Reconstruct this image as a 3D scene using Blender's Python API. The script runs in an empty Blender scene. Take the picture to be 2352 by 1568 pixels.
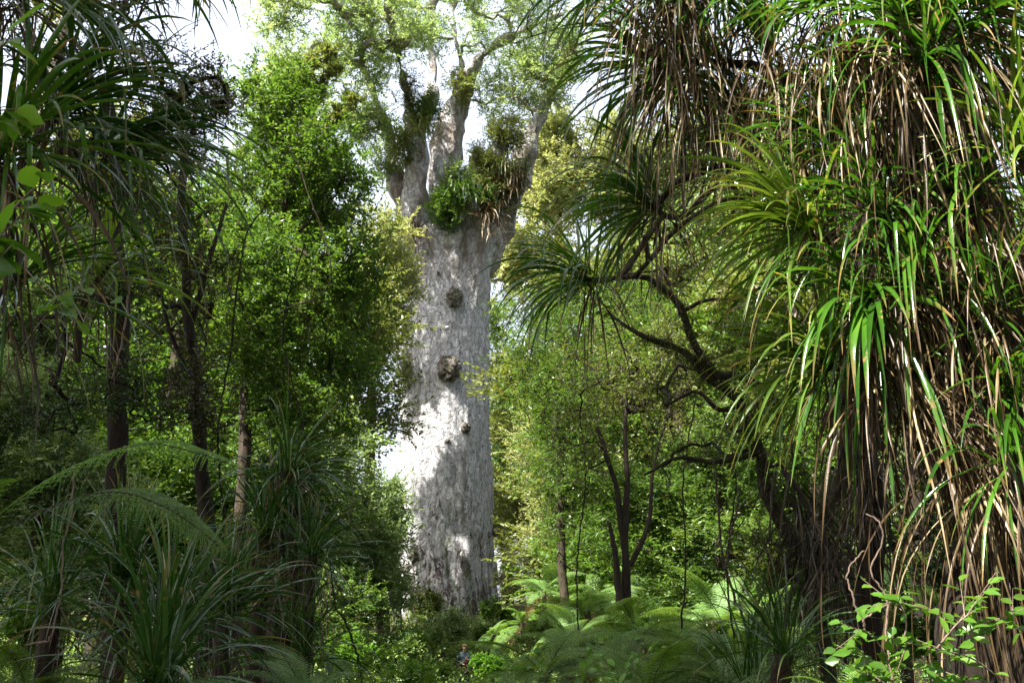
import bpy, math, random
import numpy as np
from mathutils import Vector, noise as mnoise
R = math.radians
rng = np.random.default_rng(7)
random.seed(7)
scene = bpy.context.scene
COL = scene.collection

# ------------------------------------------------------------------ camera, sky, sun, exposure
CAMZ, PITCH, FV = 3.2, R(14.5), 2308.0
cam_d = bpy.data.cameras.new('camera'); cam = bpy.data.objects.new('camera', cam_d); COL.objects.link(cam)
cam.location = (0, 0, CAMZ); cam.rotation_euler = (R(90) + PITCH, 0, 0)
cam_d.sensor_width = 36; cam_d.lens = FV / 2352 * 36; cam_d.clip_end = 2000; cam_d.clip_start = 0.05
scene.camera = cam
SUN_EL, SUN_AZ = R(50), R(47)          # azimuth measured from the viewer's back towards the left
SD = np.array([-math.sin(SUN_AZ) * math.cos(SUN_EL), -math.cos(SUN_AZ) * math.cos(SUN_EL), math.sin(SUN_EL)])
world = bpy.data.worlds.new('World'); scene.world = world; world.use_nodes = True
wn = world.node_tree.nodes; wl = world.node_tree.links; wn.clear()
sky = wn.new('ShaderNodeTexSky'); sky.sky_type = 'NISHITA'; sky.sun_disc = False
sky.sun_elevation = SUN_EL; sky.sun_rotation = math.atan2(SD[0], SD[1])
sky.dust_density = 6.0; sky.air_density = 1.0; sky.ozone_density = 1.0
bg = wn.new('ShaderNodeBackground'); bg.inputs[1].default_value = 0.15
cl = wn.new('ShaderNodeMix'); cl.data_type = 'RGBA'; cl.inputs[0].default_value = .7; cl.inputs[7].default_value = (1.75, 1.8, 1.9, 1)   # thin bright cloud over the blue
wl.new(sky.outputs[0], cl.inputs[6])
wo = wn.new('ShaderNodeOutputWorld'); wl.new(cl.outputs[2], bg.inputs[0]); wl.new(bg.outputs[0], wo.inputs[0])
sl = bpy.data.lights.new('sun', 'SUN'); sl.energy = 5.0; sl.angle = R(0.5); sl.color = (1.0, 0.95, 0.86)
so = bpy.data.objects.new('sun', sl); COL.objects.link(so)
so.rotation_euler = Vector(SD).to_track_quat('Z', 'Y').to_euler()
scene.view_settings.view_transform = 'Standard'; scene.view_settings.look = 'None'
scene.view_settings.exposure = 2.38; scene.view_settings.gamma = 1
scene.render.engine = 'CYCLES'
scene.cycles.max_bounces = 6; scene.cycles.diffuse_bounces = 3; scene.cycles.transmission_bounces = 4
scene.cycles.glossy_bounces = 2; scene.cycles.use_denoising = True
scene.cycles.sample_clamp_indirect = 6

# ------------------------------------------------------------------ helpers
def P(u, v, d):
    """world point at ground distance d in front of the viewer for a photo position"""
    x = (u - 1176) / FV; y = (784 - v) / FV
    Y = math.cos(PITCH) - math.sin(PITCH) * y; Z = math.sin(PITCH) + math.cos(PITCH) * y
    s = d / Y
    return np.array([x * s, d, CAMZ + Z * s])
def M(px, d): return px * d / FV * 1.0
def ground(x, y):
    h = np.interp(y, [-60, 0, 4, 15, 28, 38, 44, 49, 70, 300], [1.6, 1.6, 1.5, 1.1, .3, 0, 1.3, 2.9, 3.0, 3.0])
    return h + 0.18 * np.sin(x * .7 + y * .3) * np.sin(y * .55) + 0.1 * np.sin(x * 1.9 + 1)
def unit(a):
    return a / np.maximum(np.linalg.norm(a, axis=-1, keepdims=True), 1e-9)
def mesh_np(name, V, F, attr=None, smooth=False):
    """V (n,3), F list of (m,k) int arrays"""
    me = bpy.data.meshes.new(name)
    V = np.asarray(V, dtype=np.float32)
    if not isinstance(F, list): F = [F]
    F = [f for f in F if len(f)]
    me.vertices.add(len(V)); me.vertices.foreach_set('co', V.ravel())
    loops = np.concatenate([f.ravel() for f in F]).astype(np.int32)
    tot = np.concatenate([np.full(len(f), f.shape[1]) for f in F]).astype(np.int32)
    st = np.concatenate([[0], np.cumsum(tot)[:-1]]).astype(np.int32)
    me.loops.add(len(loops)); me.loops.foreach_set('vertex_index', loops)
    me.polygons.add(len(tot)); me.polygons.foreach_set('loop_start', st)
    me.update(calc_edges=True)
    if smooth: me.polygons.foreach_set('use_smooth', np.ones(len(tot), dtype=bool))
    if attr is not None:
        a = me.attributes.new('along', 'FLOAT', 'POINT'); a.data.foreach_set('value', np.asarray(attr, dtype=np.float32))
    return me
def link(name, me, mat, parent=None):
    o = bpy.data.objects.new(name, me); COL.objects.link(o)
    if mat is not None and not me.materials: me.materials.append(mat)
    if parent is not None:
        o.parent = parent
        o.location = -np.array(parent['_o']) if '_o' in parent else (0, 0, 0)
    return o
def tag(o, label, cat, group=None, kind=None):
    if label: o['label'] = label
    if cat: o['category'] = cat
    if group: o['group'] = group
    if kind: o['kind'] = kind
    return o
def empty(name, loc, label, cat, group=None):
    o = bpy.data.objects.new(name, None); COL.objects.link(o)
    o.location = loc; o['_o'] = [float(c) for c in loc]; o.empty_display_size = .2
    return tag(o, label, cat, group)
THINGS = []
def copy_thing(root, loc, rz=0, sc=1, label=None, group=None, tilt=(0, 0)):
    r = root.copy(); COL.objects.link(r); r.location = loc; r.rotation_euler = (tilt[0], tilt[1], rz)
    r.scale = (sc, sc, sc) if np.isscalar(sc) else sc
    if label: r['label'] = label
    if group: r['group'] = group
    for ch in list(root.children):
        c = ch.copy(); COL.objects.link(c); c.parent = r
    return r

class Mesh:
    def __init__(s): s.V = []; s.F = {}; s.A = []; s.n = 0
    def add(s, V, F, A=None):
        V = np.asarray(V, float); F = np.asarray(F, int)
        s.V.append(V); s.F.setdefault(F.shape[1], []).append(F + s.n)
        s.A.append(np.zeros(len(V)) if A is None else np.asarray(A, float)); s.n += len(V)
    def build(s, name, mat, parent=None, smooth=True):
        me = mesh_np(name, np.concatenate(s.V), [np.concatenate(f) for f in s.F.values()], np.concatenate(s.A), smooth)
        return link(name, me, mat, parent)

def tube(mb, pts, rad, sides=8, wob=0.0, rough=0.0):
    pts = np.asarray(pts, float); n = len(pts); rad = np.broadcast_to(rad, (n,)) if np.ndim(rad) else np.full(n, rad)
    T = unit(np.gradient(pts, axis=0))
    ref = np.array([0.3, 1, 0.2]); ref = ref / np.linalg.norm(ref)
    A = unit(np.cross(T, ref) + 1e-6); B = np.cross(T, A)
    th = np.linspace(0, 2 * np.pi, sides, endpoint=False)
    r = rad[:, None] * (1 + (wob * rng.normal(size=(n, sides)) if wob else 0))
    V = pts[:, None] + r[..., None] * (np.cos(th)[None, :, None] * A[:, None] + np.sin(th)[None, :, None] * B[:, None])
    if rough:
        for a_ in range(n):
            for b_ in range(sides):
                q = V[a_, b_]; e = mnoise.noise(Vector((q[0] * 14, q[1] * 14, q[2] * 2.5))) * .55 + mnoise.noise(Vector((q[0] * 5, q[1] * 5, q[2] * 1.2)))
                V[a_, b_] += (q - pts[a_]) * e * rough
    i = np.arange(n - 1)[:, None] * sides; j = np.arange(sides)[None]; k = (j + 1) % sides
    F = np.stack([i + j, i + k, i + sides + k, i + sides + j], -1).reshape(-1, 4)
    al = np.repeat(np.linspace(0, 1, n), sides)
    mb.add(V.reshape(-1, 3), F, al)
def curve(pts, n=12):
    """Catmull-Rom through the points"""
    p = np.asarray(pts, float); p = np.vstack([2 * p[0] - p[1], p, 2 * p[-1] - p[-2]])
    m = len(p) - 3; out = []
    for t in np.linspace(0, m - 1e-6, n):
        i = int(t); f = t - i; a, b, c, d = p[i:i + 4]
        out.append(.5 * ((2 * b) + (-a + c) * f + (2 * a - 5 * b + 4 * c - d) * f * f + (-a + 3 * b - 3 * c + d) * f ** 3))
    return np.array(out)

def leaves(mb, pos, dirv, nrm, L, W, fold=0.18, shape='diamond'):
    """many leaves at once: each a folded blade"""
    n = len(pos); dirv = unit(dirv); side = unit(np.cross(dirv, nrm)); nn = np.cross(side, dirv)
    L = np.broadcast_to(L, (n,))[:, None]; W = np.broadcast_to(W, (n,))[:, None]
    if shape == 'diamond':
        b = pos; t = pos + dirv * L - nn * L * .12
        m = pos + dirv * L * .45
        l = m - side * W * .5 + nn * W * fold; r = m + side * W * .5 + nn * W * fold
        V = np.stack([b, r, t, l], 1).reshape(-1, 3)
        F = np.arange(n * 4).reshape(n, 4)
        mb.add(V, F, np.tile([0, .5, 1, .5], n))
    else:  # ovate: 8 verts, two halves folded on the midrib
        prof = [(0, 0), (.22, .36), (.5, .5), (.8, .27), (1, 0)]
        ms = [pos + dirv * L * a - nn * L * .14 * a * a for a, _ in prof]
        vs = [ms[0]]
        for k in (1, 2, 3):
            w = prof[k][1]; vs += [ms[k] - side * W * w + nn * W * fold, ms[k], ms[k] + side * W * w + nn * W * fold]
        vs.append(ms[4])
        V = np.stack(vs, 1).reshape(-1, 3)
        q = np.array([[1, 4, 5, 2], [2, 5, 6, 3], [4, 7, 8, 5], [5, 8, 9, 6]])
        t3 = np.array([[0, 1, 2], [0, 2, 3], [7, 10, 8], [8, 10, 9]])
        o = (np.arange(n) * 11)[:, None, None]
        A = np.tile([0, .22, .22, .22, .5, .5, .5, .8, .8, .8, 1], n)
        n0 = mb.n; mb.add(V, (q[None] + o).reshape(-1, 4), A)
        mb.F.setdefault(3, []).append((t3[None] + o).reshape(-1, 3) + n0)

def sprays(mb, tw, centers, rad, ntw, nlf, L, W, up=.35, droop=0.0, twr=0.004, shape='diamond', flat=.9, seed=None):
    """leafy twigs radiating round each centre; tw = mesh for twigs or None"""
    g = rng if seed is None else np.random.default_rng(seed)
    K = len(centers); c = np.repeat(centers, ntw, 0); n = len(c)
    rad = np.repeat(np.broadcast_to(rad, (K,)), ntw)
    d = unit(g.normal(size=(n, 3)) + np.array([0, 0, up]))
    st = c + g.normal(size=(n, 3)) * rad[:, None] * .28
    ln = rad * g.uniform(.55, 1.1, n)
    t = (np.arange(nlf) + .5) / nlf
    t = t[None] + g.uniform(-.5, .5, (n, nlf)) / nlf
    pos = st[:, None] + d[:, None] * (ln[:, None] * t)[..., None]
    pos[..., 2] -= droop * ln[:, None] * t ** 2
    sgn = np.where(np.arange(nlf) % 2, 1., -1.)[None, :, None]
    side = unit(np.cross(d, np.array([0, 0, 1.]) + .3 * g.normal(size=(n, 3))))[:, None]
    ld = d[:, None] * .75 + sgn * side * .8 + g.normal(size=(n, nlf, 3)) * .35
    ld[..., 2] -= droop * .8
    nr = np.array([0, 0, 1.]) * flat + g.normal(size=(n, nlf, 3)) * .45
    N = n * nlf
    leaves(mb, pos.reshape(-1, 3), ld.reshape(-1, 3), nr.reshape(-1, 3), L * g.uniform(.6, 1.25, N), W * g.uniform(.7, 1.2, N), shape=shape)
    if tw is not None:
        e = st + d * ln[:, None]; e[:, 2] -= droop * ln
        A = side[:, 0]; B = np.cross(d, A)
        V = np.stack([st + A * twr, st - A * twr * .5 + B * twr, st - A * twr * .5 - B * twr,
                      e + A * twr * .5, e - A * twr * .25 + B * twr * .5, e - A * twr * .25 - B * twr * .5], 1)
        q = np.array([[0, 1, 4, 3], [1, 2, 5, 4], [2, 0, 3, 5]])
        tw.add(V.reshape(-1, 3), (q[None] + (np.arange(n) * 6)[:, None, None]).reshape(-1, 4))

def skeleton(nodes, centers, mb, rtip=.006, expo=.5, sides=5, wig=.08, rmax=1.0):
    """connect crown centres to the nearest limb node: natural looking branching"""
    nodes = [np.asarray(p, float) for p in nodes]; par = [-1] * len(nodes); cnt = [0] * len(nodes)
    root = np.mean(nodes, 0)
    order = np.argsort([min(np.linalg.norm(c - q) for q in nodes) for c in centers])
    segs = []; arr = np.array(nodes)
    for i in order:
        c = centers[i]; dd = np.linalg.norm(arr - c, axis=1) + 0.35 * np.maximum(arr[:, 2] - c[2], 0)
        j = int(np.argmin(dd)); a = arr[j]
        mids = []
        ln = np.linalg.norm(c - a)
        for f in (.35, .7):
            mids.append(a * (1 - f) + c * f + rng.normal(size=3) * ln * wig + np.array([0, 0, .05 * ln]))
        prev = j
        for q in mids + [c]:
            arr = np.vstack([arr, q]); par.append(prev); cnt.append(0); prev = len(arr) - 1
        k = prev
        while k >= 0: cnt[k] += 1; k = par[k]
        segs.append((j, prev - 2, prev - 1, prev))
    for j, a, b, c in segs:
        rr = [min(rmax, rtip * max(cnt[x], 1) ** expo) for x in (a, a, b, c)]
        rr[0] = min(rmax, rtip * max(cnt[a], 1) ** expo * 1.15)
        pts = curve(arr[[j, a, b, c]], 7)
        tube(mb, pts, np.interp(np.linspace(0, 3, 7), [0, 1, 2, 3], rr), sides)

def blob_pts(blobs, g=rng):
    """blobs: (centre, (rx,ry,rz), count)"""
    out = []
    for c, r, n in blobs:
        d = unit(g.normal(size=(n, 3))) * (g.uniform(.12, 1, n) ** (1 / 2.2))[:, None]
        out.append(np.asarray(c) + d * np.asarray(r))
    return np.concatenate(out)
def B(u, v, d, ru, rv, rd, n):
    return (P(u, v, d), (M(ru, d), rd, M(rv, d)), n)

def tree(label, cat, trunk, r0, r1, blobs, L, W, rad, ntw, nlf, lmat, bmat, name='tree', limbs=(), group=None, base=None,
         rtip=.006, twigs=True, up=.35, droop=0., shape='diamond', sides=10, flat=.9, wig=.08, ground_it=True):
    trunk = np.asarray(trunk, float)
    if ground_it:
        g0 = trunk[0].copy(); g0[2] = float(ground(g0[0], g0[1])) - .1
        if trunk[0][2] > g0[2] + .2: trunk = np.vstack([g0, trunk])
    root = empty(name, trunk[0], label, cat, group)
    near = sides > 8 and trunk[0][1] < 16 and ground_it
    m = Mesh(); tp = curve(trunk, max(10, 5 * len(trunk))); tp = tp + np.stack([np.sin(np.arange(len(tp)) * .9 + trunk[0][0]), np.cos(np.arange(len(tp)) * .7), 0 * tp[:, 0]], -1) * r0 * .15
    rr = np.linspace(r0, r1, len(tp)); rr[0] *= 1.25
    if near:
        ff = np.linspace(0, 1, 90); gi = np.linspace(0, 1, len(tp)); tq = np.stack([np.interp(ff, gi, tp[:, c]) for c in range(3)], 1)
        for _ in range(3): tq[1:-1] = (tq[:-2] + tq[1:-1] * 2 + tq[2:]) / 4
        tube(m, tq, np.interp(ff, gi, rr), 28, 0, .38)
    else: tube(m, tp, rr, sides, .035)
    m.build('trunk', bmat, root)
    nodes = list(tp[len(tp) // 3:]); bm = Mesh()
    for lp, a, b in limbs:
        q = curve(lp, 14); q[1:-1] += rng.normal(size=(12, 3)) * a * .12
        tube(bm, q, np.linspace(a, b, 14), 8, .04); nodes += list(q[3:])
    cs = blob_pts(blobs); skeleton(nodes, cs, bm, rtip, rmax=r1 * 1.0 + .01, wig=wig)
    lm = Mesh(); sprays(lm, bm if twigs else None, cs, rad, ntw, nlf, L, W, up, droop, shape=shape, flat=flat, twr=min(.006, rtip * .6))
    bm.build('branches', bmat, root); lm.build('crown', lmat, root, smooth=False)
    return root

# ------------------------------------------------------------------ materials
def new_mat(name):
    m = bpy.data.materials.new(name); m.use_nodes = True; nt = m.node_tree; nt.nodes.clear(); return m, nt.nodes, nt.links
def ramp(n, l, fac, stops):
    r = n.new('ShaderNodeValToRGB'); l.new(fac, r.inputs[0]); e = r.color_ramp.elements
    while len(e) < len(stops): e.new(.5)
    for k, (p, c) in enumerate(stops): e[k].position = p; e[k].color = (*c, 1)
    return r.outputs[0]
def leaf_mat(name, c1, c2, c3=None, trans=.4, rough=.38, tcol=(1.3, 1.25, .5), spec=.32, scale=1.2, rib=False, tip=None):
    m, n, l = new_mat(name)
    geo = n.new('ShaderNodeNewGeometry'); tc = n.new('ShaderNodeTexCoord')
    no = n.new('ShaderNodeTexNoise'); no.inputs['Scale'].default_value = scale; no.inputs['Detail'].default_value = 3
    l.new(tc.outputs['Object'], no.inputs['Vector'])
    ad = n.new('ShaderNodeMath'); ad.operation = 'MULTIPLY_ADD'; l.new(geo.outputs['Random Per Island'], ad.inputs[0])
    ad.inputs[1].default_value = .6
    s2 = n.new('ShaderNodeMath'); s2.operation = 'MULTIPLY_ADD'; l.new(no.outputs[0], s2.inputs[0]); s2.inputs[1].default_value = 1.2; s2.inputs[2].default_value = -.4
    l.new(s2.outputs[0], ad.inputs[2])
    col = ramp(n, l, ad.outputs[0], [(0.1, c1), (.6, c2), (1.0, c3 or c2)])
    if tip is not None:
        at = n.new('ShaderNodeAttribute'); at.attribute_name = 'along'
        a2 = n.new('ShaderNodeMath'); a2.operation = 'MULTIPLY_ADD'; l.new(geo.outputs['Random Per Island'], a2.inputs[0]); a2.inputs[1].default_value = .35
        l.new(at.outputs['Fac'], a2.inputs[2])
        mr = n.new('ShaderNodeMapRange'); l.new(a2.outputs[0], mr.inputs[0]); mr.inputs[1].default_value = 1.0; mr.inputs[2].default_value = 1.25
        mx = n.new('ShaderNodeMix'); mx.data_type = 'RGBA'; l.new(mr.outputs[0], mx.inputs[0]); l.new(col, mx.inputs[6]); mx.inputs[7].default_value = (*tip, 1)
        col = mx.outputs[2]
        sp = n.new('ShaderNodeTexNoise'); sp.inputs['Scale'].default_value = 22; sp.inputs['Detail'].default_value = 4; l.new(tc.outputs['Object'], sp.inputs['Vector'])
        m3 = n.new('ShaderNodeMapRange'); l.new(sp.outputs[0], m3.inputs[0]); m3.inputs[1].default_value = .62; m3.inputs[2].default_value = .67; m3.inputs[4].default_value = .85
        x3 = n.new('ShaderNodeMix'); x3.data_type = 'RGBA'; l.new(m3.outputs[0], x3.inputs[0]); l.new(col, x3.inputs[6]); x3.inputs[7].default_value = (*tip, 1); col = x3.outputs[2]
    pb = n.new('ShaderNodeBsdfPrincipled'); l.new(col, pb.inputs['Base Color']); pb.inputs['Roughness'].default_value = rough
    pb.inputs['Specular IOR Level'].default_value = spec
    tr = n.new('ShaderNodeBsdfTranslucent')
    mu = n.new('ShaderNodeMix'); mu.data_type = 'RGBA'; mu.blend_type = 'MULTIPLY'; mu.inputs[0].default_value = 1
    l.new(col, mu.inputs[6]); mu.inputs[7].default_value = (*tcol, 1); l.new(mu.outputs[2], tr.inputs[0])
    ms = n.new('ShaderNodeMixShader'); ms.inputs[0].default_value = trans
    l.new(pb.outputs[0], ms.inputs[1]); l.new(tr.outputs[0], ms.inputs[2])
    if rib:
        wv = n.new('ShaderNodeTexNoise'); wv.inputs['Scale'].default_value = 90
        bp = n.new('ShaderNodeBump'); bp.inputs['Strength'].default_value = .25; bp.inputs['Distance'].default_value = .004
        l.new(tc.outputs['Object'], wv.inputs['Vector']); l.new(wv.outputs[0], bp.inputs['Height']); l.new(bp.outputs[0], pb.inputs['Normal'])
    o = n.new('ShaderNodeOutputMaterial'); l.new(ms.outputs[0], o.inputs[0]); return m
def bark_mat(name, c1, c2, moss=None, scale=6, bump=.6, zs=.25, rough=.92, mossamt=.5):
    m, n, l = new_mat(name); tc = n.new('ShaderNodeTexCoord'); mp = n.new('ShaderNodeMapping')
    mp.inputs['Scale'].default_value = (1, 1, zs); l.new(tc.outputs['Object'], mp.inputs[0])
    a = n.new('ShaderNodeTexNoise'); a.inputs['Scale'].default_value = scale; a.inputs['Detail'].default_value = 8; a.inputs['Roughness'].default_value = .7
    l.new(mp.outputs[0], a.inputs['Vector'])
    col = ramp(n, l, a.outputs[0], [(.3, c1), (.7, c2)])
    if moss:
        b = n.new('ShaderNodeTexNoise'); b.inputs['Scale'].default_value = scale * .6; b.inputs['Detail'].default_value = 6
        l.new(tc.outputs['Object'], b.inputs['Vector'])
        mr = n.new('ShaderNodeMapRange'); l.new(b.outputs[0], mr.inputs[0]); mr.inputs[1].default_value = mossamt; mr.inputs[2].default_value = mossamt + .08
        mx = n.new('ShaderNodeMix'); mx.data_type = 'RGBA'; l.new(mr.outputs[0], mx.inputs[0]); l.new(col, mx.inputs[6]); mx.inputs[7].default_value = (*moss, 1)
        col = mx.outputs[2]
    bp = n.new('ShaderNodeBump'); bp.inputs['Strength'].default_value = bump; bp.inputs['Distance'].default_value = .03; l.new(a.outputs[0], bp.inputs['Height'])
    pb = n.new('ShaderNodeBsdfPrincipled'); l.new(col, pb.inputs['Base Color']); pb.inputs['Roughness'].default_value = rough; pb.inputs['Specular IOR Level'].default_value = .2; l.new(bp.outputs[0], pb.inputs['Normal'])
    o = n.new('ShaderNodeOutputMaterial'); l.new(pb.outputs[0], o.inputs[0]); return m

G_KAURI = leaf_mat('kauri_leaf', (.13, .20, .08), (.23, .31, .13), (.38, .45, .24), .52, .42, (1.2, 1.2, .75), scale=.25)
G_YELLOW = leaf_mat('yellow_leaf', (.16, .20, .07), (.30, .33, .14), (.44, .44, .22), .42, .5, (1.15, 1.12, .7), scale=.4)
G_BRIGHT = leaf_mat('bright_leaf', (.04, .085, .015), (.075, .15, .025), (.15, .23, .05), .42, .32, scale=.8)
G_MID = leaf_mat('mid_leaf', (.035, .075, .02), (.07, .13, .03), (.15, .2, .05), .4, .36, scale=.7)
G_DARK = leaf_mat('dark_leaf', (.02, .045, .012), (.04, .085, .02), (.09, .12, .03), .35, .33, scale=1.0)
G_OLIVE = leaf_mat('olive_leaf', (.07, .09, .03), (.13, .16, .05), (.2, .22, .09), .4, .4, scale=.6)
G_GREY = leaf_mat('grey_leaf', (.08, .13, .055), (.14, .21, .09), (.24, .31, .14), .38, .45, scale=.8)
G_BRONZE = leaf_mat('bronze_leaf', (.04, .045, .02), (.07, .075, .03), (.12, .11, .05), .3, .4, scale=1)
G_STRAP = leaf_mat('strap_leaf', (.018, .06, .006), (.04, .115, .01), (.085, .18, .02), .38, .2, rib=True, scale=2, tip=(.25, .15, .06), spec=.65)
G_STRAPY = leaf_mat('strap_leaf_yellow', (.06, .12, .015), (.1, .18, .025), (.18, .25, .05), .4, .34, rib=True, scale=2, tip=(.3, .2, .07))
G_TUSS = leaf_mat('tussock_leaf', (.012, .042, .007), (.03, .085, .014), (.09, .17, .05), .3, .24, rib=True, scale=2, spec=.45, tip=(.2, .14, .07))
G_DEAD = leaf_mat('dead_leaf', (.022, .013, .006), (.075, .049, .021), (.42, .34, .20), .18, .4, (1.2, .9, .5), rib=True, scale=3)
G_FERN = leaf_mat('fern_leaf', (.05, .11, .015), (.10, .19, .03), (.17, .26, .05), .42, .5, scale=1, spec=.3)
G_FERND = leaf_mat('dead_fern_leaf', (.05, .028, .012), (.12, .07, .03), (.2, .13, .06), .3, .6, (1.2, .9, .5), scale=2, spec=.2)
G_FERNS = leaf_mat('silver_fern_leaf', (.06, .13, .03), (.11, .2, .05), (.2, .3, .1), .38, .5, scale=1, spec=.3)
G_BROAD = leaf_mat('broad_leaf', (.05, .13, .015), (.08, .18, .02), (.14, .24, .03), .5, .35, scale=2)
BK_DARK = bark_mat('dark_bark', (.012, .009, .007), (.06, .045, .032), (.035, .045, .015), 22, mossamt=.58)
BK_BLACK = bark_mat('black_bark', (.005, .004, .003), (.028, .02, .014), (.02, .022, .01), 26, mossamt=.6)  # near-black bark colours for the darkest trunks and stems
BK_MOSS = bark_mat('mossy_bark', (.008, .007, .005), (.04, .03, .02), (.03, .042, .012), 30, mossamt=.52)
BK_PALE = bark_mat('pale_bark', (.10, .085, .065), (.26, .23, .19), (.12, .14, .06), 8, mossamt=.62)
BK_TWIG = bark_mat('vine_bark', (.09, .06, .045), (.24, .18, .14), None, 45)

def kauri_bark():
    m, n, l = new_mat('kauri_bark'); tc = n.new('ShaderNodeTexCoord')
    def nz(scale, det, rough=.6, stretch=None, dist=0):
        mp = n.new('ShaderNodeMapping'); mp.inputs['Scale'].default_value = stretch or (1, 1, 1); l.new(tc.outputs['Object'], mp.inputs[0])
        t = n.new('ShaderNodeTexNoise'); t.inputs['Scale'].default_value = scale; t.inputs['Detail'].default_value = det
        t.inputs['Roughness'].default_value = rough; t.inputs['Distortion'].default_value = dist; l.new(mp.outputs[0], t.inputs['Vector']); return t.outputs[0]
    def mrange(x, a, b, c=0, d=1):
        r = n.new('ShaderNodeMapRange'); l.new(x, r.inputs[0])
        for k, q in zip((1, 2, 3, 4), (a, b, c, d)): r.inputs[k].default_value = q
        return r.outputs[0]
    def mix(f, a, b):
        x = n.new('ShaderNodeMix'); x.data_type = 'RGBA'; l.new(f, x.inputs[0])
        for k, q in ((6, a), (7, b)):
            if isinstance(q, tuple): x.inputs[k].default_value = (*q, 1)
            else: l.new(q, x.inputs[k])
        return x.outputs[2]
    def mul(a, b):
        x = n.new('ShaderNodeMath'); x.operation = 'MULTIPLY'; l.new(a, x.inputs[0]); l.new(b, x.inputs[1]); return x.outputs[0]
    sep = n.new('ShaderNodeSeparateXYZ'); l.new(tc.outputs['Object'], sep.inputs[0])
    z = sep.outputs[2]; xx = sep.outputs[0]
    fine = nz(6.5, 12, .8, (1, 1, .55), .5); mid = nz(1.3, 6, .6, (1, 1, .4))
    col = ramp(n, l, fine, [(.34, (.05, .048, .05)), (.42, (.23, .228, .235)), (.54, (.48, .48, .495)), (.68, (.62, .62, .64))])
    col = mix(mrange(mid, .56, .72, 0, .45), col, (.24, .22, .21))
    plates = nz(1.0, 5, .55, (1.6, 1.6, .5), 1.2); col = mix(mrange(plates, .5, .56, 0, .28), col, (.50, .50, .52))                      # warm plates
    base = mrange(z, 7.0, 1.0)                                                       # flaky brown patches near the foot
    ad = n.new('ShaderNodeMath'); ad.operation = 'MULTIPLY_ADD'; l.new(mrange(z, 5.5, 0.0), ad.inputs[0]); ad.inputs[1].default_value = .13; l.new(nz(1.9, 10, .78, (1, 1, .4), .4), ad.inputs[2])
    fl = mrange(ad.outputs[0], .60, .635, 0, .95)
    col = mix(fl, col, (.05, .035, .028))
    moss = mul(mrange(nz(1.1, 8, .7, (1, 1, .18), .3), .57, .62), mrange(z, 8.5, 3, 0, .9))
    col = mix(moss, col, (.07, .10, .03))
    rust = mul(mrange(nz(.9, 6, .65, (1, 1, .5)), .44, .6), mrange(z, 14.8, 17.5, 0, .85))
    col = mix(rust, col, (.15, .11, .08))
    strk = mul(mrange(nz(1.5, 6, .6, (1.6, 1.6, .07)), .57, .63), mrange(nz(.5, 3), .42, .5, 0, .6)); col = mix(strk, col, (.13, .115, .105))
    lich = mrange(nz(3.2, 8, .8), .6, .66, 0, .55); col = mix(lich, col, (.6, .6, .58))
    vo = n.new('ShaderNodeTexVoronoi'); vo.feature = 'DISTANCE_TO_EDGE'; vo.inputs['Scale'].default_value = 3.2
    mpv = n.new('ShaderNodeMapping'); mpv.inputs['Scale'].default_value = (1, 1, .55); l.new(tc.outputs['Object'], mpv.inputs[0])
    av = n.new('ShaderNodeMix'); av.data_type = 'RGBA'; av.blend_type = 'ADD'; av.inputs[0].default_value = .5
    nv_ = n.new('ShaderNodeTexNoise'); nv_.inputs['Scale'].default_value = 3; nv_.inputs['Detail'].default_value = 6; l.new(tc.outputs['Object'], nv_.inputs['Vector'])
    l.new(mpv.outputs[0], av.inputs[6]); l.new(nv_.outputs['Color'], av.inputs[7]); l.new(av.outputs[2], vo.inputs['Vector'])
    crack = mrange(vo.outputs['Distance'], .0, .07, .2, 0); col = mix(crack, col, (.12, .11, .11))
    pits = mrange(nz(16, 4, .6, (1, 1, .5)), .66, .72, 0, .8); col = mix(pits, col, (.07, .06, .05))
    bp = n.new('ShaderNodeBump'); bp.inputs['Strength'].default_value = .9; bp.inputs['Distance'].default_value = .12; l.new(fine, bp.inputs['Height'])
    b2 = n.new('ShaderNodeBump'); b2.inputs['Strength'].default_value = .8; b2.inputs['Distance'].default_value = .25
    l.new(nz(2.6, 6, .7, (1, 1, .22)), b2.inputs['Height']); b3 = n.new('ShaderNodeBump'); b3.inputs['Strength'].default_value = .8; b3.inputs['Distance'].default_value = .12; l.new(mrange(vo.outputs['Distance'], 0, .12), b3.inputs['Height']); l.new(bp.outputs[0], b3.inputs['Normal']); l.new(b3.outputs[0], b2.inputs['Normal'])
    pb = n.new('ShaderNodeBsdfPrincipled'); l.new(col, pb.inputs['Base Color']); pb.inputs['Roughness'].default_value = .85; l.new(b2.outputs[0], pb.inputs['Normal'])
    o = n.new('ShaderNodeOutputMaterial'); l.new(pb.outputs[0], o.inputs[0]); return m
BK_KAURI = kauri_bark()

# ------------------------------------------------------------------ the ground
def build_ground():
    xs = np.concatenate([np.linspace(-900, -60, 12), np.linspace(-55, 55, 130), np.linspace(60, 900, 12)])
    ys = np.concatenate([np.linspace(-900, -30, 12), np.linspace(-25, 90, 140), np.linspace(95, 1000, 14)])
    X, Y = np.meshgrid(xs, ys); Z = ground(X, Y) + rng.normal(size=X.shape) * .03
    n, m = len(ys), len(xs); i = np.arange(n - 1)[:, None] * m; j = np.arange(m - 1)[None]
    F = np.stack([i + j, i + j + 1, i + m + j + 1, i + m + j], -1).reshape(-1, 4)
    me = mesh_np('forest_floor', np.stack([X, Y, Z], -1).reshape(-1, 3), F, smooth=True)
    mt = bark_mat('leaf_litter', (.025, .018, .01), (.10, .07, .04), (.04, .07, .02), 5, zs=1, mossamt=.5)
    tag(link('forest_floor', me, mt), None, None, None, 'structure')
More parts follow.
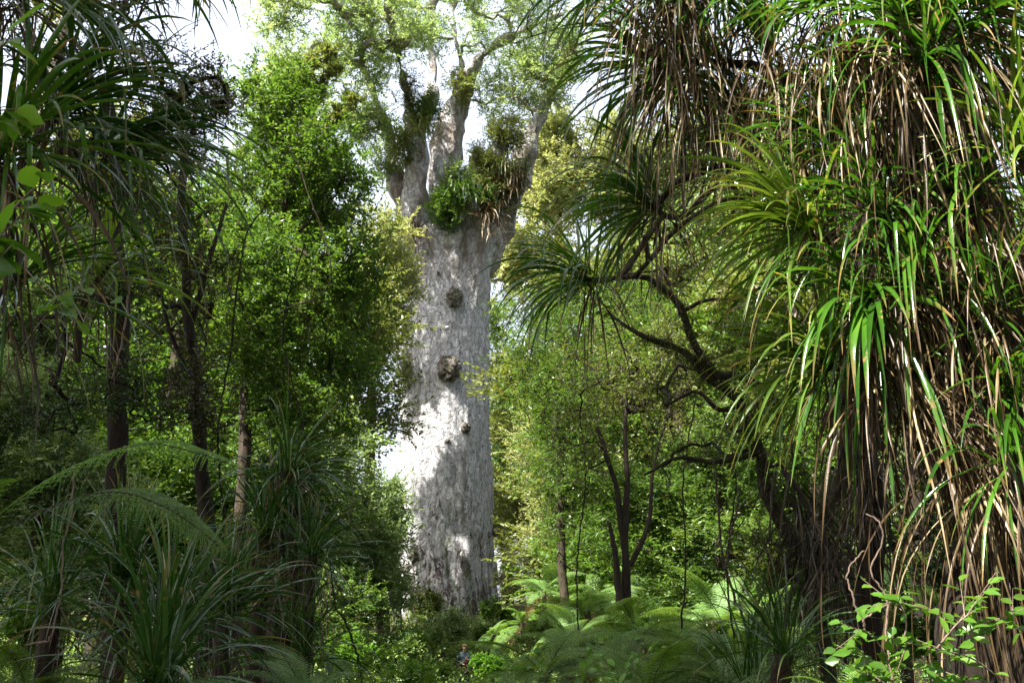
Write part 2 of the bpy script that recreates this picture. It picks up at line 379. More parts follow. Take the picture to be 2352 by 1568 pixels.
build_ground()

# ------------------------------------------------------------------ the giant kauri
KY = 50.0
BURLS = ((1044, 683, 16), (1032, 846, 21), (1069, 982, 9), (958, 1272, 15), (1008, 628, 5), (965, 745, 7), (1138, 1222, 7), (1122, 1228, 5), (1028, 1012, 4))
def build_kauri():
    base = P(1030, 1392, KY); base[2] = 2.8
    root = empty('kauri_tree', base, 'colossal kauri with pale grey column trunk, forked limbs and light green crown', 'tree')
    mb = Mesh()
    def path(uvd, n=16): return curve([P(u, v, d) for u, v, d in uvd], n)
    # main column
    prof = [(1480, 915, 1148), (1392, 912, 1146), (1300, 920, 1140), (1150, 925, 1138), (1000, 928, 1132), (880, 930, 1130), (760, 932, 1129), (660, 940, 1131), (600, 945, 1136), (565, 945, 1140), (545, 960, 1130), (530, 990, 1100)]
    rows = [(P((a + b) / 2 - 8, v, KY), M((b - a) / 2, KY * .968 + (P(0, v, KY)[2] - CAMZ) * .25)) for v, a, b in prof]
    cp = curve([r[0] for r in rows], 60); cr = np.interp(np.linspace(0, len(rows) - 1, 60), range(len(rows)), [r[1] for r in rows])
    sides = 96; th = np.linspace(0, 2 * np.pi, sides, endpoint=False)
    V = []
    for k, (c, r) in enumerate(zip(cp, cr)):
        h = c[2] - base[2]
        fl = 1 + .02 * np.sin(5 * th + h * .16) + .013 * np.sin(11 * th - h * .22 + 1) + .05 * np.exp(-max(h, 0) / 1.2) * np.sin(7 * th + 2)
        V.append(np.stack([c[0] + r * fl * np.cos(th), c[1] + r * fl * np.sin(th), np.full(sides, c[2])], -1))
    V = np.concatenate(V); n = 60
    i = np.arange(n - 1)[:, None] * sides; j = np.arange(sides)[None]; k2 = (j + 1) % sides
    mb.add(V, np.stack([i + j, i + k2, i + sides + k2, i + sides + j], -1).reshape(-1, 4))
    mb.add(np.vstack([cp[-1] + [0, 0, .9]]), np.zeros((0, 3), int))
    top = mb.n - 1
    mb.F.setdefault(3, []).append(np.stack([(n - 1) * sides + np.arange(sides), (n - 1) * sides + (np.arange(sides) + 1) % sides, np.full(sides, top)], -1))
    mb.add(np.vstack([cp[0]]), np.zeros((0, 3), int)); bot = mb.n - 1
    mb.F[3].append(np.stack([(np.arange(sides) + 1) % sides, np.arange(sides), np.full(sides, bot)], -1))
    limbs = [  # (u,v,depth) path, radii in photo px
        ([(982, 640, 50.2), (968, 560, 49.8), (956, 480, 49.5), (957, 400, 49.3), (958, 340, 49), (950, 290, 49)], (34, 37, 33, 27, 27, 25)),
        ([(970, 600, 50.5), (938, 500, 50.5), (915, 420, 50.6), (898, 350, 50.6), (892, 300, 50), (870, 240, 49), (830, 150, 48)], (34, 30, 24, 15, 12, 9, 6)),
        ([(950, 300, 49), (938, 240, 49), (925, 180, 48), (905, 90, 46), (880, -40, 44)], (16, 13, 10, 8, 6)),
        ([(958, 300, 49), (985, 240, 49), (992, 180, 49.5), (990, 90, 50), (1000, -40, 50)], (17, 16, 12, 9, 7)),
        ([(1040, 600, 51), (1026, 500, 51.5), (1020, 400, 51.7), (1030, 300, 51.8), (1058, 215, 51.5), (1084, 160, 51), (1120, 115, 50), (1190, 75, 48), (1290, 30, 46)], (50, 50, 44, 36, 24, 15, 10, 7, 5)),
        ([(1090, 620, 50.4), (1122, 540, 50.4), (1150, 470, 50.3), (1182, 410, 50), (1205, 350, 49.6), (1228, 290, 49), (1262, 215, 48), (1300, 130, 47)], (46, 50, 46, 37, 30, 21, 12, 7)),
        ([(1070, 600, 49.2), (1090, 510, 48.8), (1108, 440, 48.4), (1135, 370, 48), (1165, 300, 47.5)], (30, 30, 26, 22, 14)),
        ([(1060, 300, 51.8), (1068, 240, 52), (1062, 160, 52), (1040, 60, 52), (1050, -60, 52)], (12, 9, 8, 7, 6)),
        ([(1100, 600, 51.5), (1120, 500, 52), (1110, 410, 52.3), (1095, 340, 52)], (44, 40, 30, 14)),
    ]
    nodes = []
    for uvd, rr in limbs:
        q = path(uvd, 20); r = np.interp(np.linspace(0, len(rr) - 1, 20), range(len(rr)), [M(x, 51.5) for x in rr])
        tube(mb, q, r * (1 + .06 * rng.normal(size=20)), 20)
        for e, s in ((0, 1), (-1, -1)):    # close the ends
            st = mb.n - 20 * 20 + (0 if e == 0 else 19 * 20)
            mb.V.append(q[e][None]); mb.A.append(np.zeros(1)); mb.n += 1
            a = st + np.arange(20); b2 = st + (np.arange(20) + 1) % 20
            mb.F[3].append(np.stack([b2, a, np.full(20, mb.n - 1)] if e == 0 else [a, b2, np.full(20, mb.n - 1)], -1))
            if e == 0:
                pass
            # account for the extra vertex when the second end is closed
            if e == 0: st_shift = 1
            if e == -1:
                mb.F[3][-1][:, :2] -= 1
        nodes += list(q[9:])
    tmp = mb.build('tmp_trunk', None, None)
    md = tmp.modifiers.new('r', 'REMESH'); md.mode = 'VOXEL'; md.voxel_size = .085
    s2 = tmp.modifiers.new('s', 'SMOOTH'); s2.factor = .6; s2.iterations = 5
    dg = bpy.context.evaluated_depsgraph_get(); me = bpy.data.meshes.new_from_object(tmp.evaluated_get(dg))
    bpy.data.objects.remove(tmp)
    nv = len(me.vertices); co = np.empty(nv * 3, np.float32); no = np.empty(nv * 3, np.float32)
    me.vertices.foreach_get('co', co); me.vertices.foreach_get('normal', no); co = co.reshape(-1, 3).astype(float); no = no.reshape(-1, 3)
    d = np.empty(nv)
    BUR = []
    for u, v, sz in BURLS:
        q = P(u, v, KY - 2.2); BUR.append((q[0], q[1], q[2], M(sz, 50)))
    for k in range(nv):
        x, y, z = co[k]; zz = z * .30 + x * .12
        q = Vector((x * 1.1, y * 1.1, zz))
        u_ = x * .8 + z * .35; d[k] = .10 * mnoise.noise(q) + .07 * mnoise.noise(Vector((u_ * 2.4, y * .5, z * .18))) + .07 * mnoise.noise(Vector((x * 2.6, y * 2.6, zz * 1.3))) + .05 * mnoise.noise(Vector((x * 6, y * 6, z * 1.6)))
        for (bx_, by_, bz_, br_) in BUR:
            e_ = ((x - bx_) ** 2 + (z - bz_) ** 2) / (br_ * 1.5) ** 2 + max(0, y - by_ - 1.2) * 3
            if e_ < 4: d[k] += .38 * br_ * math.exp(-e_)
        if z > base[2] + 15: d[k] += .28 * mnoise.noise(Vector((x * 1.1, y * 1.1, z * .9))) * min(1, (z - base[2] - 15) / 2)
        if z < base[2] + 2.5: d[k] += .12 * mnoise.noise(Vector((x * 1.6, y * 1.6, z * .4)))
    co += no * d[:, None]; me.vertices.foreach_set('co', (co - base).astype(np.float32).ravel()); me.update()
    me.name = 'trunk'; me.materials.clear(); me.materials.append(BK_KAURI)
    me.polygons.foreach_set('use_smooth', np.ones(len(me.polygons), dtype=bool))
    o = link('trunk', me, None, root); o.location = (0, 0, 0)
    # burls and knots standing out of the bark
    for u, v, s in BURLS:
        m = Mesh(); r = M(s, 50)
        k = min(range(60), key=lambda q: abs(cp[q][2] - P(u, v, 48)[2]))
        p = P(u, v, KY); dx = p[0] - cp[k][0]; p[1] = cp[k][1] - math.sqrt(max(.01, cr[k] ** 2 - dx ** 2)) - r * .35; p = P(u, v, p[1])
        ph = np.linspace(0.02, np.pi - .02, 36); th2 = np.linspace(0, 2 * np.pi, 52, endpoint=False)
        PH, TH = np.meshgrid(ph, th2, indexing='ij')
        D = np.stack([np.sin(PH) * np.cos(TH), np.sin(PH) * np.sin(TH), np.cos(PH)], -1).reshape(-1, 3)
        rr = np.array([1 + .4 * mnoise.noise(Vector(q * 2 + u)) + .45 * abs(mnoise.noise(Vector(q * 5 + u))) + .3 * mnoise.noise(Vector(q * 11 + u)) for q in D])
        V = p + D * rr[:, None] * np.array([r, r * .75, r * 1.15])
        a = np.arange(35)[:, None] * 52; b = np.arange(52)[None]; c = (b + 1) % 52
        m.add(V, np.stack([a + b, a + 52 + b, a + 52 + c, a + c], -1).reshape(-1, 4))
        m.build('burl', bark_burl, root)
    # crown
    bl = [B(880, 60, 45, 150, 80, 4, 22), B(720, 140, 43.5, 130, 90, 4, 16), B(650, 60, 42, 90, 70, 3, 7), B(820, 250, 47, 80, 60, 2, 12), B(650, 230, 43, 90, 60, 3, 10),
          B(1000, 40, 50, 110, 70, 4, 13), B(1170, 60, 50, 90, 70, 4, 6), B(1100, 0, 47, 90, 50, 4, 8), B(1150, 230, 51, 60, 50, 3, 7),
          B(880, 340, 50, 40, 70, 2, 7), B(1235, 205, 48, 70, 75, 3, 16), B(1290, 120, 47, 60, 70, 3, 9),
          B(880, -150, 44, 260, 120, 8, 30), B(1150, -160, 50, 260, 110, 9, 30), B(860, 190, 47, 50, 60, 3, 8), B(700, -120, 38, 160, 120, 5, 14)]
    bl = [(c_, r_, int(n_ * 1.12)) for c_, r_, n_ in bl]
    cs = blob_pts(bl); bm = Mesh()
    skeleton(nodes, cs, bm, .035, .5, 6, .12, .32)
    lm = Mesh(); sprays(lm, None, cs, 1.1, 26, 20, .19, .065, up=.5, flat=1.0)
    bm.build('branches', BK_PALE, root); lm.build('crown', G_KAURI, root, smooth=False)
    return root, nodes
bark_burl = bark_mat('burl_bark', (.018, .014, .01), (.20, .18, .16), (.04, .045, .02), 5, 1, 1, mossamt=.55)
KAURI, KN = build_kauri()

# ------------------------------------------------------------------ other trees with photographed shapes, plus trees added to shade the kauri trunk
def dapple_clumps():  # leaf clumps strung on slanting lines to throw dappled shade on the kauri trunk
    g = np.random.default_rng(5); out = []
    for k in range(22):
        a = np.array([-9.3 + g.uniform(-2.4, 2.4), 40.8 + g.uniform(-1.2, 1.2), 14.5 + 12 * (k + .5) / 22]); d = np.array([.62 + g.uniform(-.15, .15), 0, .78])
        for q in range(5): out.append((a + d * (q - 2) * .42, (.12, .12, .12), 1))
    return out
def trees():
    T = tree
    # left side
    T('leafy tree with glossy bright green crown left of the kauri trunk', 'tree', [P(545, 1330, 14), P(560, 1050, 14), P(568, 780, 14), P(625, 600, 14), P(660, 440, 14)], .10, .04,
      [B(640, 270, 14, 110, 90, 1.2, 34), B(740, 420, 14, 110, 110, 1.3, 46), B(790, 640, 14.5, 90, 110, 1.2, 40), B(600, 430, 14.5, 130, 110, 1.3, 30), B(560, 620, 15, 120, 120, 1.3, 22), B(760, 840, 15, 110, 90, 1.2, 36), B(620, 820, 14, 120, 110, 1.2, 34), B(520, 700, 13.2, 110, 130, 1.0, 26), B(600, 600, 13, 80, 90, .8, 14), B(700, 960, 14, 110, 70, 1.2, 22)],
      .085, .04, .42, 12, 13, G_BRIGHT, BK_DARK, limbs=[([P(568, 780, 14), P(520, 620, 14.2), P(470, 500, 14.4)], .04, .02), ([P(625, 600, 14), P(700, 520, 14), P(780, 440, 14)], .03, .015)])
    T('dark forked tree with bronze green crown in the upper left', 'tree', [P(480, 1330, 10), P(462, 1080, 10), P(450, 900, 10), P(432, 700, 10), P(418, 500, 10), P(425, 330, 10)], .085, .035,
      [B(450, 220, 10.5, 110, 70, .8, 32), B(400, 330, 10.5, 90, 90, .8, 24), B(340, 560, 11, 120, 130, .9, 24), B(430, 750, 11, 100, 80, .8, 14), B(250, 100, 10, 150, 110, .8, 16), B(470, 560, 9.6, 80, 110, .5, 14), B(440, 920, 9.4, 90, 90, .5, 12)],
      .05, .022, .30, 12, 13, G_BRONZE, BK_BLACK, limbs=[([P(440, 740, 10), P(480, 600, 10), P(520, 470, 10.2)], .035, .015), ([P(455, 900, 10), P(390, 760, 10), P(360, 620, 10)], .03, .012)])
    T('thick dark trunk wrapped in climbers left of the forked tree', 'tree', [P(262, 1420, 8.5), P(268, 1100, 8.5), P(275, 800, 8.5), P(268, 500, 8.5), P(240, 200, 8.5)], .095, .06,
      [B(240, 420, 9, 140, 120, .7, 22), B(200, 760, 9, 150, 120, .7, 22), B(110, 900, 9, 120, 130, .7, 14), B(130, 100, 8.5, 160, 120, .7, 20), B(330, 930, 9, 60, 60, .5, 6), B(280, 640, 8.1, 80, 90, .4, 10), B(270, 900, 8.1, 60, 80, .4, 9)],
      .04, .018, .26, 12, 13, G_DARK, BK_BLACK)
    T('grey green bushy tree against the sky gap left of the kauri', 'tree', [P(800, 1440, 30), P(810, 1250, 30), P(800, 1050, 30)], .2, .08,
      [B(780, 1090, 30, 60, 80, 2, 22), B(866, 1165, 31, 44, 50, 2, 22), B(900, 1150, 33, 18, 30, 1, 5), B(780, 1270, 29, 90, 100, 2, 30), B(880, 1240, 31, 48, 80, 2, 26), B(885, 1340, 30, 45, 60, 2, 20)],
      .13, .06, .7, 16, 16, G_GREY, BK_DARK, twigs=False)
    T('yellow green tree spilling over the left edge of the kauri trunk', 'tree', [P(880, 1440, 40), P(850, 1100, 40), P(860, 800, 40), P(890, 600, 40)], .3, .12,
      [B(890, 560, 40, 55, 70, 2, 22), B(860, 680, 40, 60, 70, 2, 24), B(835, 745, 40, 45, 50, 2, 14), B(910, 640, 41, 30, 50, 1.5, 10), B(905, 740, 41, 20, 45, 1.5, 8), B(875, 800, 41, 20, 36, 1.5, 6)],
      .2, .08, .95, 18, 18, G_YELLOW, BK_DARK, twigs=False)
    T('tall olive tree added behind the leafy tree to dapple the kauri trunk with shade', 'tree', [[-10, 40, 1], [-9.8, 40.5, 9], [-9.4, 41, 15], [-9, 41, 21]], .35, .14,
      dapple_clumps() + [([-9.2, 40.6, 15.2], (2.3, 1.6, 1.6), 14), ([-9.6, 40.6, 20.6], (1.4, 1.4, 1.6), 7)], .24, .11, .42, 15, 13, G_OLIVE, BK_DARK, twigs=False)  # tree added in the sun's path so its clumps dapple the trunk
    T('very tall thin crowned tree added above the upper left climbers to shade the kauri', 'tree', [[-17, 32, 1], [-17, 32.5, 14], [-16.5, 33, 24], [-16.3, 33, 32]], .4, .15,
      [([-17.5, 33, 31], (2.5, 2.5, 3), 12), ([-17.5, 33, 25], (3, 2.5, 2.5), 8)], .2, .08, .8, 18, 18, G_OLIVE, BK_PALE, twigs=False)  # added tree, its high crown set between the sun and the kauri
    # right of the kauri
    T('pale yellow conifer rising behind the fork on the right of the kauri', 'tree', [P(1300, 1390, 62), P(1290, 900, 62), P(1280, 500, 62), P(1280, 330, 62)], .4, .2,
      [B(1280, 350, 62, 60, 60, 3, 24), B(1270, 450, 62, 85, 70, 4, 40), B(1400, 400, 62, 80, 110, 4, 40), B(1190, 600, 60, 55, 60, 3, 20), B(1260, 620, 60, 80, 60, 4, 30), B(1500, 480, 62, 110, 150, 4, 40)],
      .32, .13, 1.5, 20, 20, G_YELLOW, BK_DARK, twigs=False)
    T('dark conifer just right of the kauri trunk', 'tree', [P(1165, 1390, 66), P(1160, 1100, 66), P(1160, 900, 66)], .4, .15,
      [B(1160, 950, 66, 40, 70, 3, 20), B(1165, 1060, 66, 50, 60, 3, 22), B(1150, 750, 68, 40, 60, 3, 7), B(1165, 1180, 64, 55, 80, 3, 20)],
      .28, .10, 1.3, 20, 20, G_DARK, BK_DARK, twigs=False)
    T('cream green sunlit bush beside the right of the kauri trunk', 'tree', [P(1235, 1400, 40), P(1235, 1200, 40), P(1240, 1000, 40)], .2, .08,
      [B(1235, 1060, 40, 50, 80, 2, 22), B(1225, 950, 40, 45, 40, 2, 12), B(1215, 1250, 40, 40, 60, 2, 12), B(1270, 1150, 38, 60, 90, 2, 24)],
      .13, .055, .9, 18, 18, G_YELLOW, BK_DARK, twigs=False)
    T('narrow leaved bright green tree right of the kauri', 'tree', [P(1300, 1480, 20), P(1290, 1250, 20), P(1280, 1000, 20), P(1270, 850, 20)], .12, .05,
      [B(1270, 800, 20, 110, 100, 1.5, 34), B(1290, 930, 20, 120, 90, 1.5, 38), B(1320, 1080, 20, 120, 110, 1.5, 44), B(1340, 1220, 20, 110, 80, 1.5, 20), B(1230, 720, 21, 60, 60, 1.2, 10), B(1420, 730, 21, 120, 90, 1.5, 20)],
      .13, .022, .6, 14, 14, G_BRIGHT, BK_DARK)
    T('slender black stemmed sapling with forked trunk among the ferns', 'tree', [P(1452, 1490, 12), P(1440, 1340, 12), P(1428, 1200, 12), P(1405, 1080, 12), P(1370, 980, 12)], .062, .022,
      [B(1400, 900, 12.5, 130, 90, .9, 26), B(1480, 800, 12.5, 140, 90, .9, 22), B(1350, 1020, 12, 80, 60, .8, 8), B(1540, 960, 12.5, 90, 90, .8, 12)],
      .055, .017, .36, 12, 13, G_OLIVE, BK_BLACK, limbs=[([P(1434, 1260, 12), P(1440, 1120, 12), P(1436, 980, 12), P(1445, 860, 12)], .045, .015), ([P(1448, 1300, 12), P(1490, 1200, 12), P(1500, 1080, 12), P(1530, 960, 12)], .035, .012),
             ([P(1425, 1400, 11.9), P(1415, 1280, 11.9), P(1400, 1200, 11.9)], .05, .02)])
    T('mossy tree with a trunk arching left over the ferns', 'tree', [P(1900, 1560, 8), P(1880, 1400, 8), P(1840, 1270, 8), P(1765, 1150, 8.05), P(1745, 1040, 8), P(1705, 930, 8), P(1625, 865, 8), P(1560, 800, 8.1), P(1480, 775, 8.1), P(1400, 720, 8.2)], .07, .016,
      [B(1560, 880, 8.4, 110, 60, .5, 9), B(1700, 820, 8.3, 110, 90, .5, 10), B(1600, 1080, 8.6, 110, 90, .5, 8), B(1500, 640, 8.6, 100, 70, .5, 7), B(1640, 560, 8.5, 110, 80, .5, 9), B(1850, 1230, 8.1, 130, 110, .5, 22), B(1780, 1010, 8.1, 110, 110, .5, 16), B(1900, 1400, 8, 130, 110, .5, 22), B(1700, 930, 7.8, 90, 90, .3, 9)],
      .028, .013, .2, 11, 12, G_OLIVE, BK_MOSS, limbs=[([P(1650, 870, 8), P(1590, 780, 8), P(1560, 700, 8), P(1490, 640, 8), P(1430, 640, 8), P(1350, 642, 7.6)], .035, .018),
             ([P(1880, 1400, 8), P(1890, 1220, 8), P(1940, 1080, 7.8), P(1950, 900, 7.6), P(1900, 700, 7.5)], .07, .04), ([P(1740, 1040, 8), P(1640, 1060, 7.9), P(1560, 1050, 7.9), P(1480, 1090, 8)], .025, .01),
             ([P(1700, 930, 8), P(1650, 940, 7.9), P(1600, 900, 7.9), P(1530, 930, 8)], .025, .01), ([P(1790, 930, 8), P(1720, 870, 8), P(1640, 860, 8)], .04, .03),
             ([P(1560, 720, 8), P(1620, 690, 8), P(1700, 690, 8), P(1800, 710, 8)], .02, .01), ([P(1450, 640, 8), P(1500, 590, 7.9), P(1540, 540, 7.8), P(1640, 470, 7.6), P(1760, 440, 7.5)], .02, .025)])
trees()
tree('dark bough reaching in from the top over the kauri crown', 'tree', [P(2120, 1600, 17), P(2100, 900, 17), P(2060, 300, 17), P(2000, -60, 17.5)], .22, .09,
     [B(1240, 40, 19, 90, 45, .8, 16), B(1180, 110, 19, 60, 35, .6, 7), B(1300, 120, 19, 70, 60, .8, 14), B(1400, 20, 19, 90, 60, .8, 14), B(1150, -20, 19, 90, 40, .8, 8)], .055, .022, .42, 13, 13, G_MID, BK_BLACK,
     limbs=[([P(2010, 0, 17.5), P(1800, -40, 17.8), P(1640, 0, 18), P(1500, 40, 18.6), P(1380, 55, 19), P(1270, 70, 19), P(1180, 100, 19)], .05, .012), ([P(1500, 40, 18.6), P(1400, 100, 19), P(1330, 150, 19)], .03, .01)])

# ------------------------------------------------------------------ background forest from a few grown trees, each copied
def proto(label, name, h, cw, L, W, rad, lmat, bmat, nb, nlf=18, ntw=20, seed=0):
    o = np.array([0, 0, 0.])
    tr = [o, o + [.1, .05, h * .35], o + [-.1, .1, h * .7], o + [0, 0, h * .93]]
    bl = []
    g = np.random.default_rng(seed)
    for k in range(nb):
        a = g.uniform(0, 6.28); z = h * g.uniform(.22, .95); rr = cw * (1 - .35 * (z / h)) * g.uniform(.3, .75)
        bl.append((np.array([math.cos(a) * rr, math.sin(a) * rr, z]), (cw * .38, cw * .38, h * .085), 9))
    return tree(label, 'tree', tr, h * .018, h * .006, bl, L, W, rad, ntw, nlf, lmat, bmat, name=name, twigs=False, ground_it=False, rtip=.02)
protos = [proto('x', 'forest_tree', 12, 3.2, .15, .06, .85, G_MID, BK_DARK, 15, seed=1),
          proto('x', 'forest_tree', 12, 3.0, .14, .065, .85, G_OLIVE, BK_PALE, 14, seed=2),
          proto('x', 'forest_tree', 12, 3.4, .15, .06, .9, G_BRIGHT, BK_DARK, 15, seed=3),
          proto('x', 'forest_tree', 12, 3.1, .15, .07, .9, G_GREY, BK_DARK, 15, seed=4)]
used = set()
def place(k, u, vtop, d, label, group, h=None, rz=None, wide=1.0):
    """a forest tree whose foot stands at distance d and whose top reaches photo height vtop"""
    top = P(u, vtop, d); gz = float(ground(top[0], d)) - .1; hh = top[2] - gz; sc = hh / 12
    rz = random.uniform(0, 6.28) if rz is None else rz
    S = (sc * wide, sc * wide, sc)
    if k not in used:
        r = protos[k]; used.add(k); r.location = (top[0], d, gz); r.rotation_euler = (0, 0, rz); r.scale = S; r['label'] = label; r['group'] = group; return r
    return copy_thing(protos[k], (top[0], d, gz), rz, S, label, group)
for k, u, v, d, lab, w in [
    (0, 60, 560, 18, 'dense green forest tree at the far left edge behind the climbers', 1.0),
    (2, 230, 420, 22, 'green forest tree behind the thick dark trunk', 1.2),
    (2, 420, 460, 20, 'sunlit green forest tree behind the dark forked trunk', 1.1),
    (3, 560, 620, 26, 'grey green forest tree behind the pale leaning stem', 1.2),
    (1, 700, 620, 34, 'olive forest tree behind the glossy leafy crown', 1.2),
    (0, 640, 900, 19, 'mid green forest tree low behind the leafy tree', 1.2),
    (1, 330, 300, 32, 'tall olive forest tree seen through the upper left crowns', 1.0),
    (2, 500, 350, 36, 'tall bright forest tree behind the bronze crown', 1.1),
    (3, 130, 800, 14, 'low grey green forest tree behind the fern fronds', 1.2),
    (1, 1390, 600, 36, 'olive forest tree behind the sapling crown', 1.3),
    (2, 1560, 640, 28, 'bright green forest tree behind the arching mossy branch', 1.3),
    (3, 1700, 560, 34, 'grey green forest tree glimpsed under the right climbers', 1.3),
    (0, 1640, 900, 20, 'mid green forest tree behind the arching trunk', 1.3),
    (1, 1820, 620, 26, 'olive forest tree behind the upper right of the arching trunk', 1.3),
    (2, 1960, 760, 22, 'bright forest tree behind the dark mossy trunk', 1.3),
    (0, 2080, 500, 30, 'mid green forest tree behind the hanging dead leaves', 1.3),
    (3, 2230, 700, 18, 'grey green forest tree behind the great shaggy trunk', 1.2),
    (2, 2340, 400, 24, 'bright forest tree at the far right edge', 1.2),
    (2, 1480, 1000, 30, 'low bright forest tree just above the sunlit ferns', 1.4),
    (1, 1600, 300, 50, 'tall pale olive forest tree behind the upper rosettes', 1.0),
    (3, 1800, 200, 46, 'tall grey green forest tree behind the curtain of leaves', 1.0),
    (2, 2000, 150, 40, 'tall bright forest tree behind the shaggy trunk top', 1.1),
    (0, 20, 300, 30, 'tall green forest tree behind the upper left straps', 1.0),
    (1, 1240, 800, 58, 'distant olive forest tree low behind the kauri right side', 1.3),
    (0, 820, 1150, 64, 'distant low green tree left of the kauri foot', 1.8), (3, 930, 1200, 72, 'distant low grey tree just behind the left of the kauri foot', 1.8), (0, 1330, 1080, 58, 'distant low green tree beyond the pale ferns', 1.9),
    (0, 1480, 900, 56, 'distant green tree beyond the sapling', 1.6), (2, 700, 1100, 50, 'distant bright low tree behind the grey green bush', 1.8),
    (3, 1340, 700, 70, 'distant grey green forest tree beyond the narrow leaved tree', 1.3)]:
    place(k, u, v, d, lab, 'background forest trees', wide=w)

# ------------------------------------------------------------------ unseen high canopy round and over the viewer, added to shade the foreground
def canopy():
    bl = []
    g = np.random.default_rng(11)
    for k in range(16):
        a = g.uniform(0, 6.28); rr = g.uniform(0, 4.2); bl.append((np.array([math.cos(a) * rr, math.sin(a) * rr, g.uniform(12.5, 18.5)]), (1.9, 1.9, 1.1), 10))
    t = tree('tall unseen forest canopy tree with a bare stem and high crown, added for its shade', 'tree', [[0, 0, 0], [.2, .1, 6], [0, .2, 12], [0, 0, 17.5]], .28, .12, bl, .19, .085, .78, 19, 17, G_MID, BK_DARK,
             name='unseen_canopy_tree', twigs=False, ground_it=False, rtip=.02)
    first = True
    spots = [(-8.5, 1.2), (-16.5, 6.5), (7, 4), (11, 9), (1.8, -2.5), (6, -3), (-10.5, -2), (-14, 2), (-12, -6), (-7, -8), (-3.5, -10), (3, -9), (9, -7), (13, -1), (-18, -3), (-17, -10), (-11, -13), (-5, -15), (2, -15), (8, -13), (16, 6), (17, 15)]  # spots chosen for where shade and sun gaps fall
    for x, y in spots:
        loc = (x + g.uniform(-.8, .8), y + g.uniform(-.8, .8), 0); loc = (loc[0], loc[1], float(ground(loc[0], loc[1])) - .1)
        rz = g.uniform(0, 6.28); sc = g.uniform(.95, 1.15)
        if first: t.location = loc; t.rotation_euler[2] = rz; t['group'] = 'unseen canopy trees added for shade'; first = False
        else: copy_thing(t, loc, rz, sc)
canopy()

# ------------------------------------------------------------------ strap leaved climbers
def straps(mb, start, d0, L, W, droop, wave=.0, seg=11, fold=.16, twist=.6):
    """n long strap leaves at once"""
    n = len(start); p = start.copy(); d = unit(d0); L = np.broadcast_to(L, (n,)); W = np.broadcast_to(W, (n,)); droop = np.broadcast_to(droop, (n,))
    h = L / seg; tw = rng.normal(size=n) * twist; side0 = unit(np.cross(d, np.array([0, 0, 1.]) + rng.normal(size=(n, 3)) * .12))
    w1 = rng.uniform(0, 6.28, n); fr = rng.uniform(.5, 1.3, n); wd = unit(rng.normal(size=(n, 3)) * [1, 1, .2])
    rows = []; al = []
    kink = rng.uniform(0, 1, n) < .18; kp = rng.integers(4, seg, n)
    for k in range(seg + 1):
        t = k / seg
        side = unit(side0 - d * np.sum(side0 * d, 1, keepdims=True)); nn = np.cross(side, d)
        a = tw * t * 1.6; s = side * np.cos(a)[:, None] + nn * np.sin(a)[:, None]; m = np.cross(s, d)
        w = W * (.55 + 1.1 * t if t < .35 else (1 - ((t - .35) / .65) ** 2.2) * .93 + .03) * .5
        w = w[:, None]
        rows.append(np.stack([p - s * w + m * w * fold * 2, p, p + s * w + m * w * fold * 2], 1)); al.append(np.full((n, 3), t))
        p = p + d * h[:, None]
        d = unit(d + np.array([0, 0, -1.]) * (droop * (h / .09) * (.05 + .13 * t * 1.2))[:, None] + wd * (wave * np.cos(w1 + t * 6.28 * fr * 2))[:, None])
        kk = kink & (kp == k); d[kk] = unit(d[kk] * .3 + np.array([0, 0, -1.]))
    V = np.stack(rows, 1); A = np.stack(al, 1)          # n, seg+1, 3
    o = (np.arange(n) * (seg + 1) * 3)[:, None, None, None]; r = (np.arange(seg) * 3)[None, :, None, None]
    q = np.array([[0, 1, 4, 3], [1, 2, 5, 4]])[None, None]
    mb.add(V.reshape(-1, 3), (o + r + q).reshape(-1, 4), A.reshape(-1))
def fan(mb, c, axis, n, L, W, lo=5, hi=75, droop=1.0, wave=.01, jit=.03):
    axis = unit(np.asarray(axis, float)); ref = np.array([0, 0, 1.]) if abs(axis[2]) < .8 else np.array([1., 0, 0])
    a = unit(np.cross(axis, ref)); b = np.cross(axis, a)
    ph = rng.uniform(0, 2 * np.pi, n); th = np.radians(rng.uniform(lo, hi, n))
    d = np.cos(th)[:, None] * axis + np.sin(th)[:, None] * (np.cos(ph)[:, None] * a + np.sin(ph)[:, None] * b)
    st = c + d * .02 + rng.normal(size=(n, 3)) * jit - axis * (rng.uniform(0, 1, n) * L * .12)[:, None]
    straps(mb, st, d, L * rng.uniform(.7, 1.15, n), W * rng.uniform(.75, 1.2, n), droop * rng.uniform(.6, 1.4, n), wave)
def skirt(mb, c, n, L, W, spread=.06, out=.4, wave=.06, lean=(0, 0, 0)):
    st = np.asarray(c) + rng.normal(size=(n, 3)) * spread
    d = unit(rng.normal(size=(n, 3)) * [out, out, .25] + np.array([0, 0, -.5]) + np.asarray(lean))
    straps(mb, st, d, L * rng.uniform(.4, 1.1, n), W * rng.uniform(.5, 1.1, n), 2.2, wave, twist=2.2, fold=.3)
